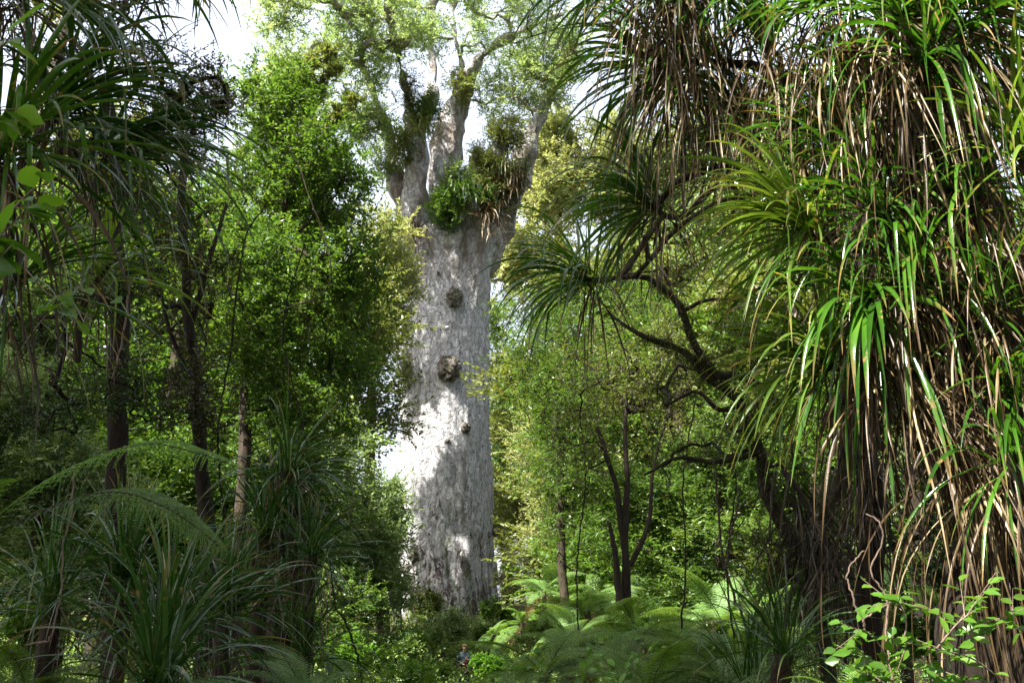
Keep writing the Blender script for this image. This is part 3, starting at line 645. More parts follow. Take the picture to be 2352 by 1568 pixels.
def climber(label, u, v, d, axis, n, L, W=.02, mat=None, stem=None, dead=40, dl=.6, lo=5, hi=75, droop=1.0, group='strap leaved climbers', name='strap_leaved_climber', cat='climbing plant', dspread=.05, rstem=.018, dlean=(0, 0, 0)):
    c = P(u, v, d); root = empty(name, c, label, cat, group)
    m = Mesh(); fan(m, c, axis, n, L, W, lo, hi, droop); m.build('leaf_rosette', mat or G_STRAP, root)
    ax = unit(np.asarray(axis, float))
    sm = Mesh(); q = curve(stem if stem is not None else ([c, c + [.08, .05, .3], c + [.1, .1, .7]] if v < 0 else [c + ax * .05, c - ax * .25, c - ax * .5 + [.1, 0, -.1]]), 14); tube(sm, q, np.linspace(rstem, rstem * 1.25, 14), 8, .1)
    sm.build('stem', BK_DARK, root)
    if dead:
        dm = Mesh(); skirt(dm, c - ax * .1, int(dead * .6), dl, W * .7, dspread, lean=dlean); dm.build('dead_leaves', G_DEAD, root)
    return root
def right_climbers():
    C = climber
    C('rosette of arching green straps at the tip of the lone branch nearest the kauri', 1338, 632, 7.2, (-.75, -.15, .55), 105, .86, .022, stem=[P(1340, 638, 7.2), P(1390, 645, 7.3), P(1440, 620, 7.4), P(1475, 560, 7.5), P(1520, 500, 7.6)], dead=34, dl=.95, hi=80, dspread=.03, droop=1.6)
    C('largest fan of green straps arching left in front of the pale yellow conifer', 1530, 165, 6.2, (-.85, -.2, .35), 130, 1.0, .026, stem=[P(1530, 165, 6.2), P(1600, 200, 6.4), P(1700, 260, 6.5), P(1850, 300, 6.2)], dead=90, dl=1.1, hi=85, droop=1.6)
    C('dark fan of straps between the largest fan and the lone rosette', 1490, 470, 6.6, (-.8, .1, .4), 95, .85, .024, stem=[P(1490, 470, 6.6), P(1560, 500, 6.7), P(1640, 430, 6.8)], dead=60, dl=.8, hi=85, droop=1.5)
    C('upright tuft of dark green straps at the top centre right', 1765, 90, 5.4, (0, .1, 1), 60, .55, .024, stem=[P(1765, 90, 5.4), P(1770, 200, 5.5), P(1790, 330, 5.6), P(1800, 460, 5.7)], dead=60, dl=1.25, hi=45)
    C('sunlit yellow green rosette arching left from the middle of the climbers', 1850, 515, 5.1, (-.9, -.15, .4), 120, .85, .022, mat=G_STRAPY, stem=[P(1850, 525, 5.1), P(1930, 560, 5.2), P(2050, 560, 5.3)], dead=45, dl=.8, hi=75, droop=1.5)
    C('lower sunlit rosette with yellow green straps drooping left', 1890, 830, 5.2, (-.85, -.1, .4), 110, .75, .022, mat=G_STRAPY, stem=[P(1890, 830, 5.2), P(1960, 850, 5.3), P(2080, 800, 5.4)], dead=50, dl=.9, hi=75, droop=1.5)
    C('bunch of broad shiny straps hanging down between the two sunlit rosettes', 1985, 700, 4.9, (-.3, -.3, -.2), 60, .95, .03, stem=[P(1985, 700, 4.9), P(2030, 660, 5), P(2100, 640, 5.2)], dead=60, dl=.9, hi=90, droop=1.6)
    C('rosette of loose green straps arching on the trunk at the right edge', 2280, 700, 4.6, (-.1, -.7, .7), 42, .55, .02, dead=40, dl=1.0, hi=75)
    C('rosette of hanging green straps below the one at the right edge', 2290, 880, 4.6, (.1, -.8, .2), 36, .6, .022, dead=50, dl=1.0, droop=1.6)
    C('curtain of green straps falling from the top beside the largest fan', 1400, -70, 6.0, (-.5, -.2, .5), 110, .9, .024, dead=20, dl=.7, hi=95, droop=1.5)
    C('mixed green and dead straps hanging from the top above the tan tress', 1560, -60, 5.6, (-.3, -.3, .6), 110, .85, .022, dead=130, dl=1.1, hi=95, droop=1.5)
    C('top rosette of straps left of the upright tuft', 1680, -30, 5.6, (-.2, -.3, .6), 85, .8, .022, dead=80, dl=1.0, hi=95, droop=2.0)
    C('top rosette of green straps right of the upright tuft', 1900, -20, 5.0, (0, -.4, .7), 90, .75, .022, dead=100, dl=1.1, hi=95, droop=2.0)
    C('glossy straps fanning from the top of the shaggy trunk', 2080, 10, 4.6, (.2, -.5, .6), 85, .8, .024, dead=120, dl=1.3, hi=95, droop=2.0, dlean=(.25, 0, 0))
    C('straps shining in the top right corner', 2260, -20, 4.5, (.1, -.5, .6), 85, .9, .024, dead=110, dl=1.3, hi=95, droop=2.0, dlean=(.25, 0, 0))
    C('rosette of dark straps half way down the upper part of the shaggy trunk', 1900, 300, 5.3, (-.6, -.3, .5), 70, .6, .022, dead=100, dl=1.1, hi=85)
    C('small rosette with long brown tress under the middle branch', 1640, 330, 6.6, (-.3, -.1, .8), 60, .55, .02, dead=50, dl=.8, hi=85)
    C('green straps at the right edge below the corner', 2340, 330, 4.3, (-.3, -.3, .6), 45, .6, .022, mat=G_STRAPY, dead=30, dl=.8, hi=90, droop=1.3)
    for lab, u, v, d, ax, n, L, yl in [
        ('short green straps filling the gap behind the tan tress', 1640, 120, 6.2, (-.5, -.2, .6), 100, .75, 0),
        ('green straps hanging right of the upper dark branch', 1990, 200, 5.1, (-.2, -.4, .6), 90, .7, 0),
        ('long blue green straps over the upper trunk', 2140, 120, 4.5, (.1, -.6, .4), 70, .95, 0),
        ('green straps over the trunk below the slanting tress', 2230, 420, 4.6, (.1, -.6, .4), 60, .8, 0),
        ('yellow green straps in the middle of the tan curtain', 2010, 470, 4.9, (-.5, -.4, .4), 80, .75, 1),
        ('thin green straps above the reddish tress', 2090, 620, 4.8, (-.3, -.5, .4), 60, .85, 0),
        ('straps hanging left of the upright tuft', 1700, 250, 5.9, (-.4, -.2, .6), 80, .75, 0),
        ('low green straps at the right edge above the trunk foot', 2330, 1050, 4.5, (-.2, -.6, .5), 50, .7, 0)]:
        C(lab, u, v, d, ax, int(n * .8), L, .021, mat=None, dead=70, dl=1.0, hi=95, droop=2.2)
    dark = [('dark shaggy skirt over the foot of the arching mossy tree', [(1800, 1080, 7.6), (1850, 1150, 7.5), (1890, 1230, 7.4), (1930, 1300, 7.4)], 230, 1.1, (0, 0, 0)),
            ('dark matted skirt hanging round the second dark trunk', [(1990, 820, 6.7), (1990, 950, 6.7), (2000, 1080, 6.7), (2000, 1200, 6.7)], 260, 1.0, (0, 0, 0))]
    # long tresses of dead leaves with their own stems
    for lab, pts, n, L, lean in dark + [
        ('long tan tress of dead straps hanging beside the largest fan', [(1500, -20, 5.7), (1560, 100, 5.7), (1600, 220, 5.8)], 190, 1.15, (0, 0, 0)),
        ('brown tress of dead straps below the upright tuft', [(1790, 120, 5.4), (1810, 300, 5.4), (1830, 420, 5.5)], 120, 1.0, (.1, 0, 0)),
        ('sunlit tress of dead straps slanting down right from the upper branch', [(1900, 120, 4.9), (1990, 110, 4.8), (2080, 120, 4.7), (2160, 180, 4.7)], 260, 1.5, (.35, 0, 0)),
        ('tress of brown dead straps in the middle of the shaggy trunk', [(2040, 420, 4.9), (2110, 520, 4.9), (2140, 640, 4.9)], 200, 1.5, (.3, 0, 0)),
        ('reddish tress of dead straps hanging over the gap beside the trunk', [(1990, 780, 4.9), (2050, 860, 4.9), (2110, 900, 4.9)], 130, 1.0, (.2, 0, 0)),
        ('lowest tress of dead straps sweeping down the trunk foot', [(2130, 880, 4.7), (2200, 1000, 4.7), (2260, 1100, 4.7)], 200, 1.6, (.3, 0, 0)),
        ('dead straps draping the right side of the trunk', [(2230, 560, 4.6), (2300, 700, 4.6), (2330, 900, 4.6)], 160, 1.3, (.2, 0, 0)),
        ('thin brown tress hanging right of the lone rosette branch', [(1480, 540, 7.0), (1490, 600, 7.0)], 26, .7, (.12, 0, 0))]:
        w = [P(*p) for p in pts]; root = empty('dead_leaf_tress', w[0], lab, 'climbing plant', 'tresses of dead climber leaves')
        sm = Mesh(); q = curve(w, 14); tube(sm, q, .02, 8, .1); sm.build('stem', BK_DARK, root)
        n = int(n * .85); dm = Mesh(); idx = rng.integers(0, 14, n); st = q[idx] + rng.normal(size=(n, 3)) * .06
        dd = unit(rng.normal(size=(n, 3)) * [.45, .45, .2] + np.array([0, 0, -.6]) + np.array(lean))
        straps(dm, st, dd, L * rng.uniform(.35, 1.1, n), .012 * rng.uniform(.3, 1.6, n), 1.5, .06, seg=16, twist=3.0, fold=.3)
        if lean[0]:   # wind and the lean of the trunk carry the tress sideways
            for V in dm.V: V[:, 0] += lean[0] * .5 * np.clip(w[0][2] - V[:, 2], 0, 3)
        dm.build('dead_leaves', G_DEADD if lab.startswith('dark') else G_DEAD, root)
G_DEADD = leaf_mat('dark_dead_leaf', (.008, .006, .004), (.025, .018, .01), (.07, .055, .03), .15, .55, (1.2, .9, .5), scale=3, spec=.3)  # darker copy of the dead leaf colours, used on the dark skirts
right_climbers()
def moss():
    arch_tree = [o for o in bpy.data.objects if o.get('label', '').startswith('mossy tree with a trunk arching')][0]
    c = np.vstack([curve([P(1880, 1400, 8), P(1840, 1270, 8), P(1780, 1140, 8), P(1740, 1040, 8), P(1700, 930, 8), P(1640, 860, 8), P(1560, 800, 8), P(1480, 775, 8.1)], 110),
                   curve([P(1650, 870, 8), P(1590, 780, 8), P(1560, 700, 8), P(1490, 640, 8)], 40), curve([P(1880, 1400, 8), P(1890, 1220, 8), P(1940, 1080, 7.8), P(1950, 900, 7.6)], 60)])
    m = Mesh(); sprays(m, None, c + rng.normal(size=c.shape) * .03, .055, 9, 8, .02, .008, up=-.2, droop=.5); m.build('moss_tufts', G_MOSS, arch_tree, False)
G_MOSS = leaf_mat('moss', (.02, .03, .008), (.05, .07, .015), (.10, .12, .03), .3, .6, scale=3, spec=.2)
moss()
tree('great shaggy trunk draped with dead climber leaves at the right', 'tree', [P(2345, 1700, 5.2), P(2300, 1300, 5.2), P(2240, 900, 5.2), P(2180, 500, 5.2), P(2120, 100, 5.2), P(2080, -300, 5.2)], .30, .22,
     [B(2150, -500, 5.5, 300, 200, .9, 30), B(1850, -420, 6, 250, 150, .8, 20), B(1600, -330, 6.3, 200, 150, .8, 14)], .05, .022, .3, 12, 13, G_DARK, BK_BLACK,
     limbs=[([P(2150, 250, 5.2), P(2060, 150, 5.1), P(1980, 120, 5.1), P(1900, 170, 5.2), P(1830, 185, 5.4), P(1700, 150, 5.7), P(1500, 140, 6), P(1400, 60, 6)], .05, .02),
            ([P(2180, 520, 5.2), P(2060, 560, 5.3), P(1930, 560, 5.4), P(1760, 440, 5.8), P(1680, 380, 6), P(1560, 420, 6.3), P(1500, 480, 6.6)], .04, .02),
            ([P(2120, 100, 5.2), P(1980, -60, 5.2), P(1760, -80, 5.4), P(1500, -80, 5.8), P(1350, -90, 6)], .06, .03)], sides=16)
tree('second dark trunk behind the arching mossy tree', 'tree', [P(2010, 1700, 7), P(2000, 1300, 7), P(1990, 900, 7), P(1980, 500, 7), P(1990, 100, 7)], .10, .06,
     [B(2000, 300, 7.3, 150, 200, .8, 26), B(2100, 800, 7, 120, 160, .8, 14), B(2200, 1150, 6.6, 120, 120, .6, 12)], .045, .02, .3, 12, 13, G_DARK, BK_BLACK)

def left_climbers():
    C = climber; g = 'strap leaved climbers'
    C('large dark rosette of straps against the bright sky at the upper left', 150, 235, 4.4, (.55, -.1, .5), 85, .88, .022, mat=G_TUSS, dead=60, dl=.9, hi=85, droop=1.7, stem=[P(150, 235, 4.4), P(100, 300, 4.5), P(20, 420, 4.6)])
    C('fan of thin straps drooping right over the bronze tree', 260, 350, 4.6, (.7, -.1, .35), 75, .9, .02, mat=G_TUSS, dead=35, dl=.7, hi=80, droop=1.7, stem=[P(260, 350, 4.6), P(180, 330, 4.6), P(60, 400, 4.7)])
    C('straps hanging from the top left corner', 50, -60, 4.0, (.3, -.1, .5), 80, .95, .026, mat=G_TUSS, dead=70, dl=.9, hi=95, droop=1.7)
    C('straps hanging from the top left of the sky gap', 330, -110, 4.6, (.2, -.1, .5), 90, .62, .022, dead=60, dl=.6, hi=95, droop=1.6)
    C('short fringe of hanging straps in front of the sky gap', 460, -110, 4.8, (.1, -.1, .5), 60, .55, .02, dead=30, dl=.5, hi=95, droop=1.6)
    C('brown skirted rosette at the left edge under the dark rosette', 20, 330, 3.9, (.4, -.2, .4), 60, .8, .026, dead=110, dl=1.0, hi=90, droop=1.2)
    C('hanging straps low on the left edge behind the broad leaves', 40, 640, 4.4, (.4, -.1, .4), 60, .8, .02, dead=40, dl=.8, hi=90, droop=1.4)
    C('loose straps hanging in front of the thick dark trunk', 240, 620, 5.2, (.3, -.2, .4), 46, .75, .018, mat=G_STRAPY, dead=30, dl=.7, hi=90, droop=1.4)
    t = 'tussocks of shining straps'
    for lab, u, v, d, ax, n, L, W, dead in [
        ('upper left tussock of silvery arching straps among the dark undergrowth', 288, 1320, 6.0, (0, -.1, 1), 130, .70, .019, 40),
        ('central tussock of silvery straps in the lower left', 389, 1430, 5.6, (.1, -.2, 1), 130, .70, .019, 40),
        ('lowest tussock with a brown base in the lower left', 360, 1560, 5.0, (.1, -.2, 1), 120, .72, .021, 70),
        ('high tussock of thin straps beside the grey green bush', 668, 1080, 8, (.5, -.4, .4), 90, .8, .019, 90),
        ('tussock on a dark branch with a long brown tail of dead straps', 715, 1270, 7.6, (.3, -.1, .8), 70, .6, .019, 90),
        ('tussock of short hanging white green straps on a dark stump', 610, 1215, 7.8, (0, -.3, .7), 80, .7, .02, 90),
        ('tussock between the silvery ones and the brown tail', 520, 1390, 6.8, (.2, -.1, .9), 110, .70, .019, 40),
        ('low tussock in front of the fern bank', 690, 1500, 7.5, (.2, -.1, 1), 90, .8, .017, 40),
        ('dark tussock at the lower left edge', 120, 1380, 6.0, (0, 0, 1), 90, .85, .016, 40),
        ('tussock spreading below the high one', 650, 1180, 8.3, (.5, -.4, .3), 80, .8, .019, 80),
        ('small tussock of blue green straps at the lower right', 1800, 1500, 6.0, (-.2, -.1, 1), 80, .62, .014, 30),
        ('bronze tinged tussock beside the thin leaning sapling', 1730, 1600, 6.5, (.1, -.1, 1), 90, .95, .012, 60)]:
        C(lab, u, v, d, ax, n, L, W, mat=G_TUSS, dead=dead, dl=.85 if 'tail' in lab else .6, lo=3, hi=92, droop=1.3, group=t, name='strap_leaved_tussock', cat='tussock plant',
          stem=[P(u, v, d), P(u, v, d) + [-.02, .05, -.3], np.append(P(u - 20, v, d)[:2], float(ground(P(u, v, d)[0], d)) - .1)], rstem=.05)
left_climbers()
tree('dark stump like trunk carrying the hanging tussocks', 'tree', [P(640, 1600, 8.6), P(645, 1350, 8.6), P(655, 1200, 8.6), P(650, 1130, 8.6)], .24, .12,
     [B(620, 1250, 8.8, 110, 120, .5, 12), B(680, 1080, 8.8, 90, 80, .5, 10)], .035, .014, .24, 12, 12, G_DARK, BK_BLACK, limbs=[([P(650, 1350, 8.5), P(680, 1370, 8.2), P(715, 1340, 7.8), P(715, 1275, 7.6)], .05, .03)])

# ------------------------------------------------------------------ ferns
def frond(mb, st, pts, Lp, npin=24, npl=11, upv=(0, 0, 1), fwd=.45, sag=.25, r=.006, peak=.35):
    q = curve(pts, int(npin * 1.5)); T = unit(np.gradient(q, axis=0)); upv = np.asarray(upv, float)
    S = unit(np.cross(T, upv)); N = np.cross(S, T); tube(st, q, np.linspace(r, r * .25, len(q)), 5)
    pos = []; dr = []; nr = []; LL = []; WW = []
    for k in range(4, len(q)):
        t = k / (len(q) - 1); pl = Lp * (min(1, t / peak) ** .7 if t < peak else ((1 - t) / (1 - peak)) ** .75) + Lp * .03
        for s in (-1, 1):
            d = unit(S[k] * s + T[k] * fwd + N[k] * .1); f = np.linspace(.06, 1, npl)
            line = q[k] + d * (pl * f)[:, None] + np.array([0, 0, -1.]) * (sag * pl * f ** 2)[:, None]
            dd = unit(np.gradient(line, axis=0)); pp = np.cross(N[k], dd)
            for e in (-1, 1):
                pos.append(line); dr.append(pp * e + dd * .55 + rng.normal(size=(npl, 3)) * .08); nr.append(np.tile(N[k], (npl, 1)) + rng.normal(size=(npl, 3)) * .15)
                LL.append(pl * .13 * (1.1 - f)); WW.append(np.full(npl, pl / npl * 1.15))
    leaves(mb, np.concatenate(pos), np.concatenate(dr), np.concatenate(nr), np.concatenate(LL) + .004, np.concatenate(WW), .08)
def frond_far(mb, st, pts, Lp, npin=22, r=.007):
    q = curve(pts, npin * 2); T = unit(np.gradient(q, axis=0)); S = unit(np.cross(T, [0, 0, 1.])); N = np.cross(S, T)
    tube(st, q, np.linspace(r, r * .3, len(q)), 4)
    t = np.linspace(0, 1, len(q))[3:]; pl = Lp * np.where(t < .35, (t / .35) ** .7, ((1 - t).clip(0) / .65) ** .75) + .02
    for s in (-1, 1):
        for seg in range(4):
            a, b = seg / 4, (seg + 1) / 4
            d = unit(S[3:] * s + T[3:] * .45 + np.array([0, 0, -.35]) * (a + .1))
            b0 = q[3:] + unit(S[3:] * s + T[3:] * .45) * (pl * a)[:, None] + np.array([0, 0, -1]) * (pl * .22 * a * a)[:, None]
            for e in (-1, 1):
                pd = d * .8 + np.cross(N[3:], d) * e * .6
                leaves(mb, b0, pd, N[3:] + rng.normal(size=(len(pl), 3)) * .2, pl * .30 * (1.1 - a * .6), pl * .075, .1)
def arch(L, e0, e1, n=7):
    p = [np.zeros(3)]; 
    for k in range(n):
        a = R(e0 + (e1 - e0) * (k / (n - 1)) ** .9); p.append(p[-1] + np.array([0, math.cos(a), math.sin(a)]) * L / n)
    return p
def fern_kind(mat, far, arr):
    out = []
    for e0, e1 in arr:
        a = Mesh(); s = Mesh()
        (frond_far(a, s, arch(1.3, e0, e1), .32) if far else frond(a, s, arch(1.3, e0, e1), .30))
        out.append((mesh_only(a, mat), mesh_only(s, BK_DARK)))
    return out
def mesh_only(mb, mat):
    me = mesh_np('frond', np.concatenate(mb.V), [np.concatenate(f) for f in mb.F.values()], np.concatenate(mb.A), False); me.materials.append(mat); return me
ARR = [(68, -5), (50, -55), (34, -20), (8, -48)]
G_FERNB = leaf_mat('backlit_fern_leaf', (.08, .19, .015), (.13, .27, .03), (.2, .36, .05), .5, .5, scale=1, spec=.25)  # brighter fern colours stand in for light shining through the upper left frond
K_NEAR = fern_kind(G_FERN, False, ARR); K_FAR = K_NEAR; K_SIL = fern_kind(G_FERNS, False, ARR); K_SILN = K_SIL
stem_mb = Mesh(); tube(stem_mb, [[0, 0, -2.2], [.05, 0, -1], [0, 0, 0.03]], np.array([.07, .06, .045]), 10, .1)
STEM = mesh_only(stem_mb, BK_DARK)
def fern(u, v, d, kind, label, n=12, sc=1.0, group='ferns of the forest floor'):
    n -= 2; v += 34; sc *= .68
    c = P(u, v, d); gz = float(ground(c[0], c[1])) - .15
    if c[2] < gz: c[2] = gz + .2
    root = empty('tree_fern', (c[0], c[1], gz), label, 'fern', group); hz = c[2] - gz
    s = bpy.data.objects.new('stem', STEM); COL.objects.link(s); s.parent = root; s.location = (0, 0, hz); s.scale = (1, 1, max(hz, .2) / 2.1)
    a0 = random.uniform(0, 6)
    for k in range(n):
        lf, rc = kind[k % len(kind) if k > 3 else random.randrange(len(kind))]; a = a0 + k * 6.283 / n * (1 + (k % 2) * .07) + random.uniform(-.15, .15); q = sc * random.uniform(.8, 1.15)
        o = bpy.data.objects.new('frond', lf); COL.objects.link(o); o.parent = root; o.location = (0, 0, hz); o.rotation_euler = (random.uniform(-.45, .3), random.uniform(-.45, .45), a); o.scale = (q, q, q)
        w = bpy.data.objects.new('midrib', rc); COL.objects.link(w); w.parent = o
    for k in range(2):
        lf, rc = K_DEAD[k]; o = bpy.data.objects.new('dead_frond', lf); COL.objects.link(o); o.parent = root; o.location = (0, 0, hz - .03); o.rotation_euler = (-.5, random.uniform(-.3, .3), random.uniform(0, 6.28)); o.scale = (sc * .8,) * 3
    return root
K_DEAD = fern_kind(G_FERND, False, [(30, -70), (10, -75)])
for u, v, d, kd, lab, n, sc in [
    (1640, 1400, 17, K_SIL, 'brightest sunlit tree fern behind the black sapling', 13, 1.5),
    (1560, 1370, 21, K_SIL, 'pale sunlit fern behind and left of the brightest one', 12, 1.4),
    (1760, 1400, 15, K_FAR, 'green fern under the arching mossy trunk', 12, 1.2),
    (1350, 1380, 18, K_SIL, 'pale arching fern at the foot of the narrow leaved tree', 13, 1.5),
    (1250, 1330, 24, K_SIL, 'pale fern close to the right of the kauri foot', 12, 1.3),
    (1310, 1470, 14, K_FAR, 'dark green fern between the pale ferns and the person', 13, 1.15),
    (1530, 1500, 8.5, K_NEAR, 'wide fern in front of the black sapling', 13, 1.0),
    (1420, 1530, 7.5, K_NEAR, 'nearest dark fern at the bottom centre right', 13, .9),
    (1660, 1560, 6.5, K_SILN, 'fern with pale tips at the bottom beneath the sapling', 12, .75),
    (1470, 1430, 11, K_FAR, 'fern fanning round the foot of the black sapling', 13, 1.1),
    (1210, 1545, 11, K_FAR, 'fern with long fronds reaching left past the person', 12, 1.0),
    (1130, 1625, 8, K_NEAR, 'fern at the bottom edge below the person', 12, .75),
    (940, 1630, 8, K_FAR, 'low fern at the bottom edge left of the person', 12, .8),
    (700, 1590, 6.5, K_SILN, 'silver fern at the bottom edge beside the tussocks', 12, .65),
    (800, 1580, 9, K_FAR, 'green fern below the dark hanging stem', 12, .9),
    (1600, 1450, 12, K_FAR, 'fern between the sapling and the bronze tussock', 12, 1.1),
    (965, 1430, 34, K_SIL, 'small distant fern in front of the kauri foot', 14, .8),
    (1135, 1425, 32, K_SIL, 'small distant pale fern right of the kauri foot', 14, .9),
    (2060, 1330, 10, K_SIL, 'sunlit fern seen in the gap left of the shaggy trunk', 12, 1.0),
    (1940, 1580, 4.6, K_NEAR, 'small fern at the bottom under the broad leaved sprig', 9, .4),
    (60, 1560, 6, K_FAR, 'small fern in the lower left corner', 10, .6),
    (1380, 1340, 22, K_FAR, 'small fern behind the pale arching one', 12, 1.2), (1470, 1350, 24, K_SIL, 'sunlit fern seen between the two sapling stems', 12, 1.3),
    (1700, 1350, 24, K_SIL, 'pale fern far back under the arching branch', 12, 1.4), (1580, 1320, 27, K_SIL, 'farthest pale fern behind the black sapling', 12, 1.5),
    (1200, 1400, 28, K_FAR, 'small green fern close right of the kauri foot bush', 12, 1.3), (1330, 1430, 16, K_SIL, 'middle fern in front of the pale arching one', 12, 1.2),
    (1250, 1520, 9, K_NEAR, 'feathery fern at the bottom right of the person', 12, 1.0), (1500, 1580, 6.5, K_NEAR, 'fern cut by the bottom edge under the black sapling', 12, .9),
    (1700, 1500, 9, K_NEAR, 'green fern left of the bronze tussock', 12, 1.1),
    (1880, 1440, 13, K_FAR, 'fern behind the second dark trunk', 12, 1.1)]:
    fern(u, v, d, kd, lab, n, sc)
def left_fern():
    c = P(-70, 1260, 4.6); root = empty('tree_fern', c, 'tree fern at the left edge with big shaded fronds reaching right', 'fern')
    s = Mesh(); tube(s, curve([np.append(c[:2], ground(c[0], c[1]) - .1), c + [-.03, 0, -.6], c], 10), np.array([.09, .085, .08, .08, .075, .07, .07, .065, .06, .05]), 12, .15); s.build('stem', BK_BLACK, root)
    for pts, Lp, mt, pk in [([(-70, 1250, 4.6), (40, 1150, 4.4), (170, 1070, 4.2), (330, 1020, 4.0), (450, 1040, 3.9), (560, 1078, 3.8)], .19, G_FERNB, .45),
                        ([(-70, 1255, 4.6), (130, 1160, 4.4), (260, 1130, 4.2), (370, 1160, 4.1), (450, 1210, 4.1), (520, 1270, 4.1)], .17, G_FERN, .4),
                        ([(-70, 1255, 4.6), (-40, 1120, 4.4), (-130, 1080, 4.3), (-250, 1120, 4.3)], .2, G_FERN, .4)]:
        a = Mesh(); st = Mesh(); frond(a, st, [P(*p) for p in pts], Lp, 26, 14, upv=(0, -.55, 1), peak=pk, sag=.35, fwd=.6)
        f = a.build('frond', mt, root, False); m = st.build('midrib', BK_DARK, f); m.location = (0, 0, 0)
left_fern()

# ------------------------------------------------------------------ undergrowth
def undergrowth():
    lm = Mesh(); n = 7000
    y = rng.uniform(7, 47, n) ; x = rng.uniform(-.62, .62, n) * y + rng.normal(size=n)
    h = .35 + .85 * rng.uniform(0, 1, n) ** 2 + .15 * np.sin(x * 1.3) * np.sin(y * 1.1)
    keep = ~((abs(x - P(1067, 1487, 37)[0] * y / 37) < 1.1) & (y < 36.8) & (ground(x, y) + h * 1.3 + .3 > CAMZ + y * math.tan(R(-3.4))) & (y > 9))
    x, y, h = x[keep], y[keep], h[keep]
    c = np.stack([x, y, ground(x, y) + h * .5], -1)
    for lo, hi, L, W, nt, nl in ((0, 16, .045, .02, 12, 12), (16, 28, .08, .04, 11, 11), (28, 50, .13, .06, 10, 11)):
        k = (y >= lo) & (y < hi); sprays(lm, None, c[k], .35 + h[k] * .6, nt, nl, L, W, up=.5)
    tag(lm.build('undergrowth', G_UNDER, None, False), 'low tangled green undergrowth covering the forest floor', 'undergrowth', kind='stuff')
G_UNDER = leaf_mat('undergrowth_leaf', (.09, .15, .045), (.16, .25, .07), (.28, .35, .13), .38, .45, scale=.5)
undergrowth()
def shrubs():
    for u, v, d, mat, lab, ru, rv in [
        (1030, 1440, 42, G_GREY, 'feathery grey green shrub in front of the kauri foot', 60, 28),
        (960, 1475, 38, G_BRIGHT, 'bright low shrub left of the person', 60, 26), (870, 1480, 34, G_MID, 'mid green shrub at the left end of the clearing', 70, 34),
        (820, 1400, 30, G_MID, 'tall mid green shrub below the grey green bush', 60, 50), (1120, 1470, 39, G_MID, 'round green shrub right of the person', 40, 24),
        (985, 1540, 26, G_BRIGHT, 'fresh green shrub below the person to the left', 50, 20), (1168, 1325, 46, G_YELLOW, 'straw coloured bush touching the right side of the kauri', 40, 60),
        (980, 1385, 46, G_OLIVE, 'olive bush against the left foot of the kauri', 40, 26), (1150, 1400, 45, G_BRIGHT, 'bright green bush at the right foot of the kauri', 40, 24),
        (920, 1370, 44, G_GREY, 'grey bush hiding the left edge of the kauri foot', 30, 36), (2230, 1330, 7, G_DARK, 'dark leafy bush at the foot of the shaggy trunk', 100, 70),
        (2120, 1450, 6.5, G_BRIGHT, 'bright leafy bush behind the broad leaved sprig', 90, 60), (1215, 1355, 54, G_MID, 'distant dark bush filling the gap right of the kauri foot', 60, 45), (1310, 1350, 54, G_GREY, 'distant grey bush beyond the pale ferns', 60, 45),
        (1330, 1500, 12, G_MID, 'scrubby bush among the ferns at the bottom right of centre', 60, 34), (1560, 1540, 9, G_MID, 'scrubby dark bush in front of the bronze tussock', 70, 36), (1450, 1470, 15, G_BROAD, 'light scrub bush beside the foot of the black sapling', 55, 34), (1240, 1460, 18, G_BRIGHT, 'green scrub bush between the pale ferns', 60, 34),
        (800, 1490, 15, G_BROAD, 'fresh green bush at the left end of the fern bank', 55, 34), (900, 1500, 19, G_MID, 'leafy bush left of the person in the middle distance', 60, 30), (1130, 1530, 20, G_BROAD, 'light green bush right below the person', 45, 22),
        (950, 1560, 13, G_BROAD, 'light leafy bush at the bottom centre', 60, 24), (750, 1340, 16, G_MID, 'bush between the brown tail and the clearing', 50, 60), (60, 1450, 7, G_BROAD, 'bright mossy bush in the lower left corner', 60, 70)]:
        c = P(u, v, d); gz = float(ground(c[0], c[1])) - .05; L = .045 * max(1, d / 12) ** .9
        tree(lab, 'shrub', [[c[0], d, gz], [c[0] + .05, d, gz * .5 + c[2] * .5], c], M(3, d), M(1.5, d), [(c, (M(ru, d), M(ru, d) * .6, M(rv, d)), 16)], L, L * .42, M(ru, d) * .42, 13, 13, mat, BK_DARK,
             name='shrub', twigs=d < 12, ground_it=False, sides=6, rtip=.004, group='shrubs of the clearing')
shrubs()

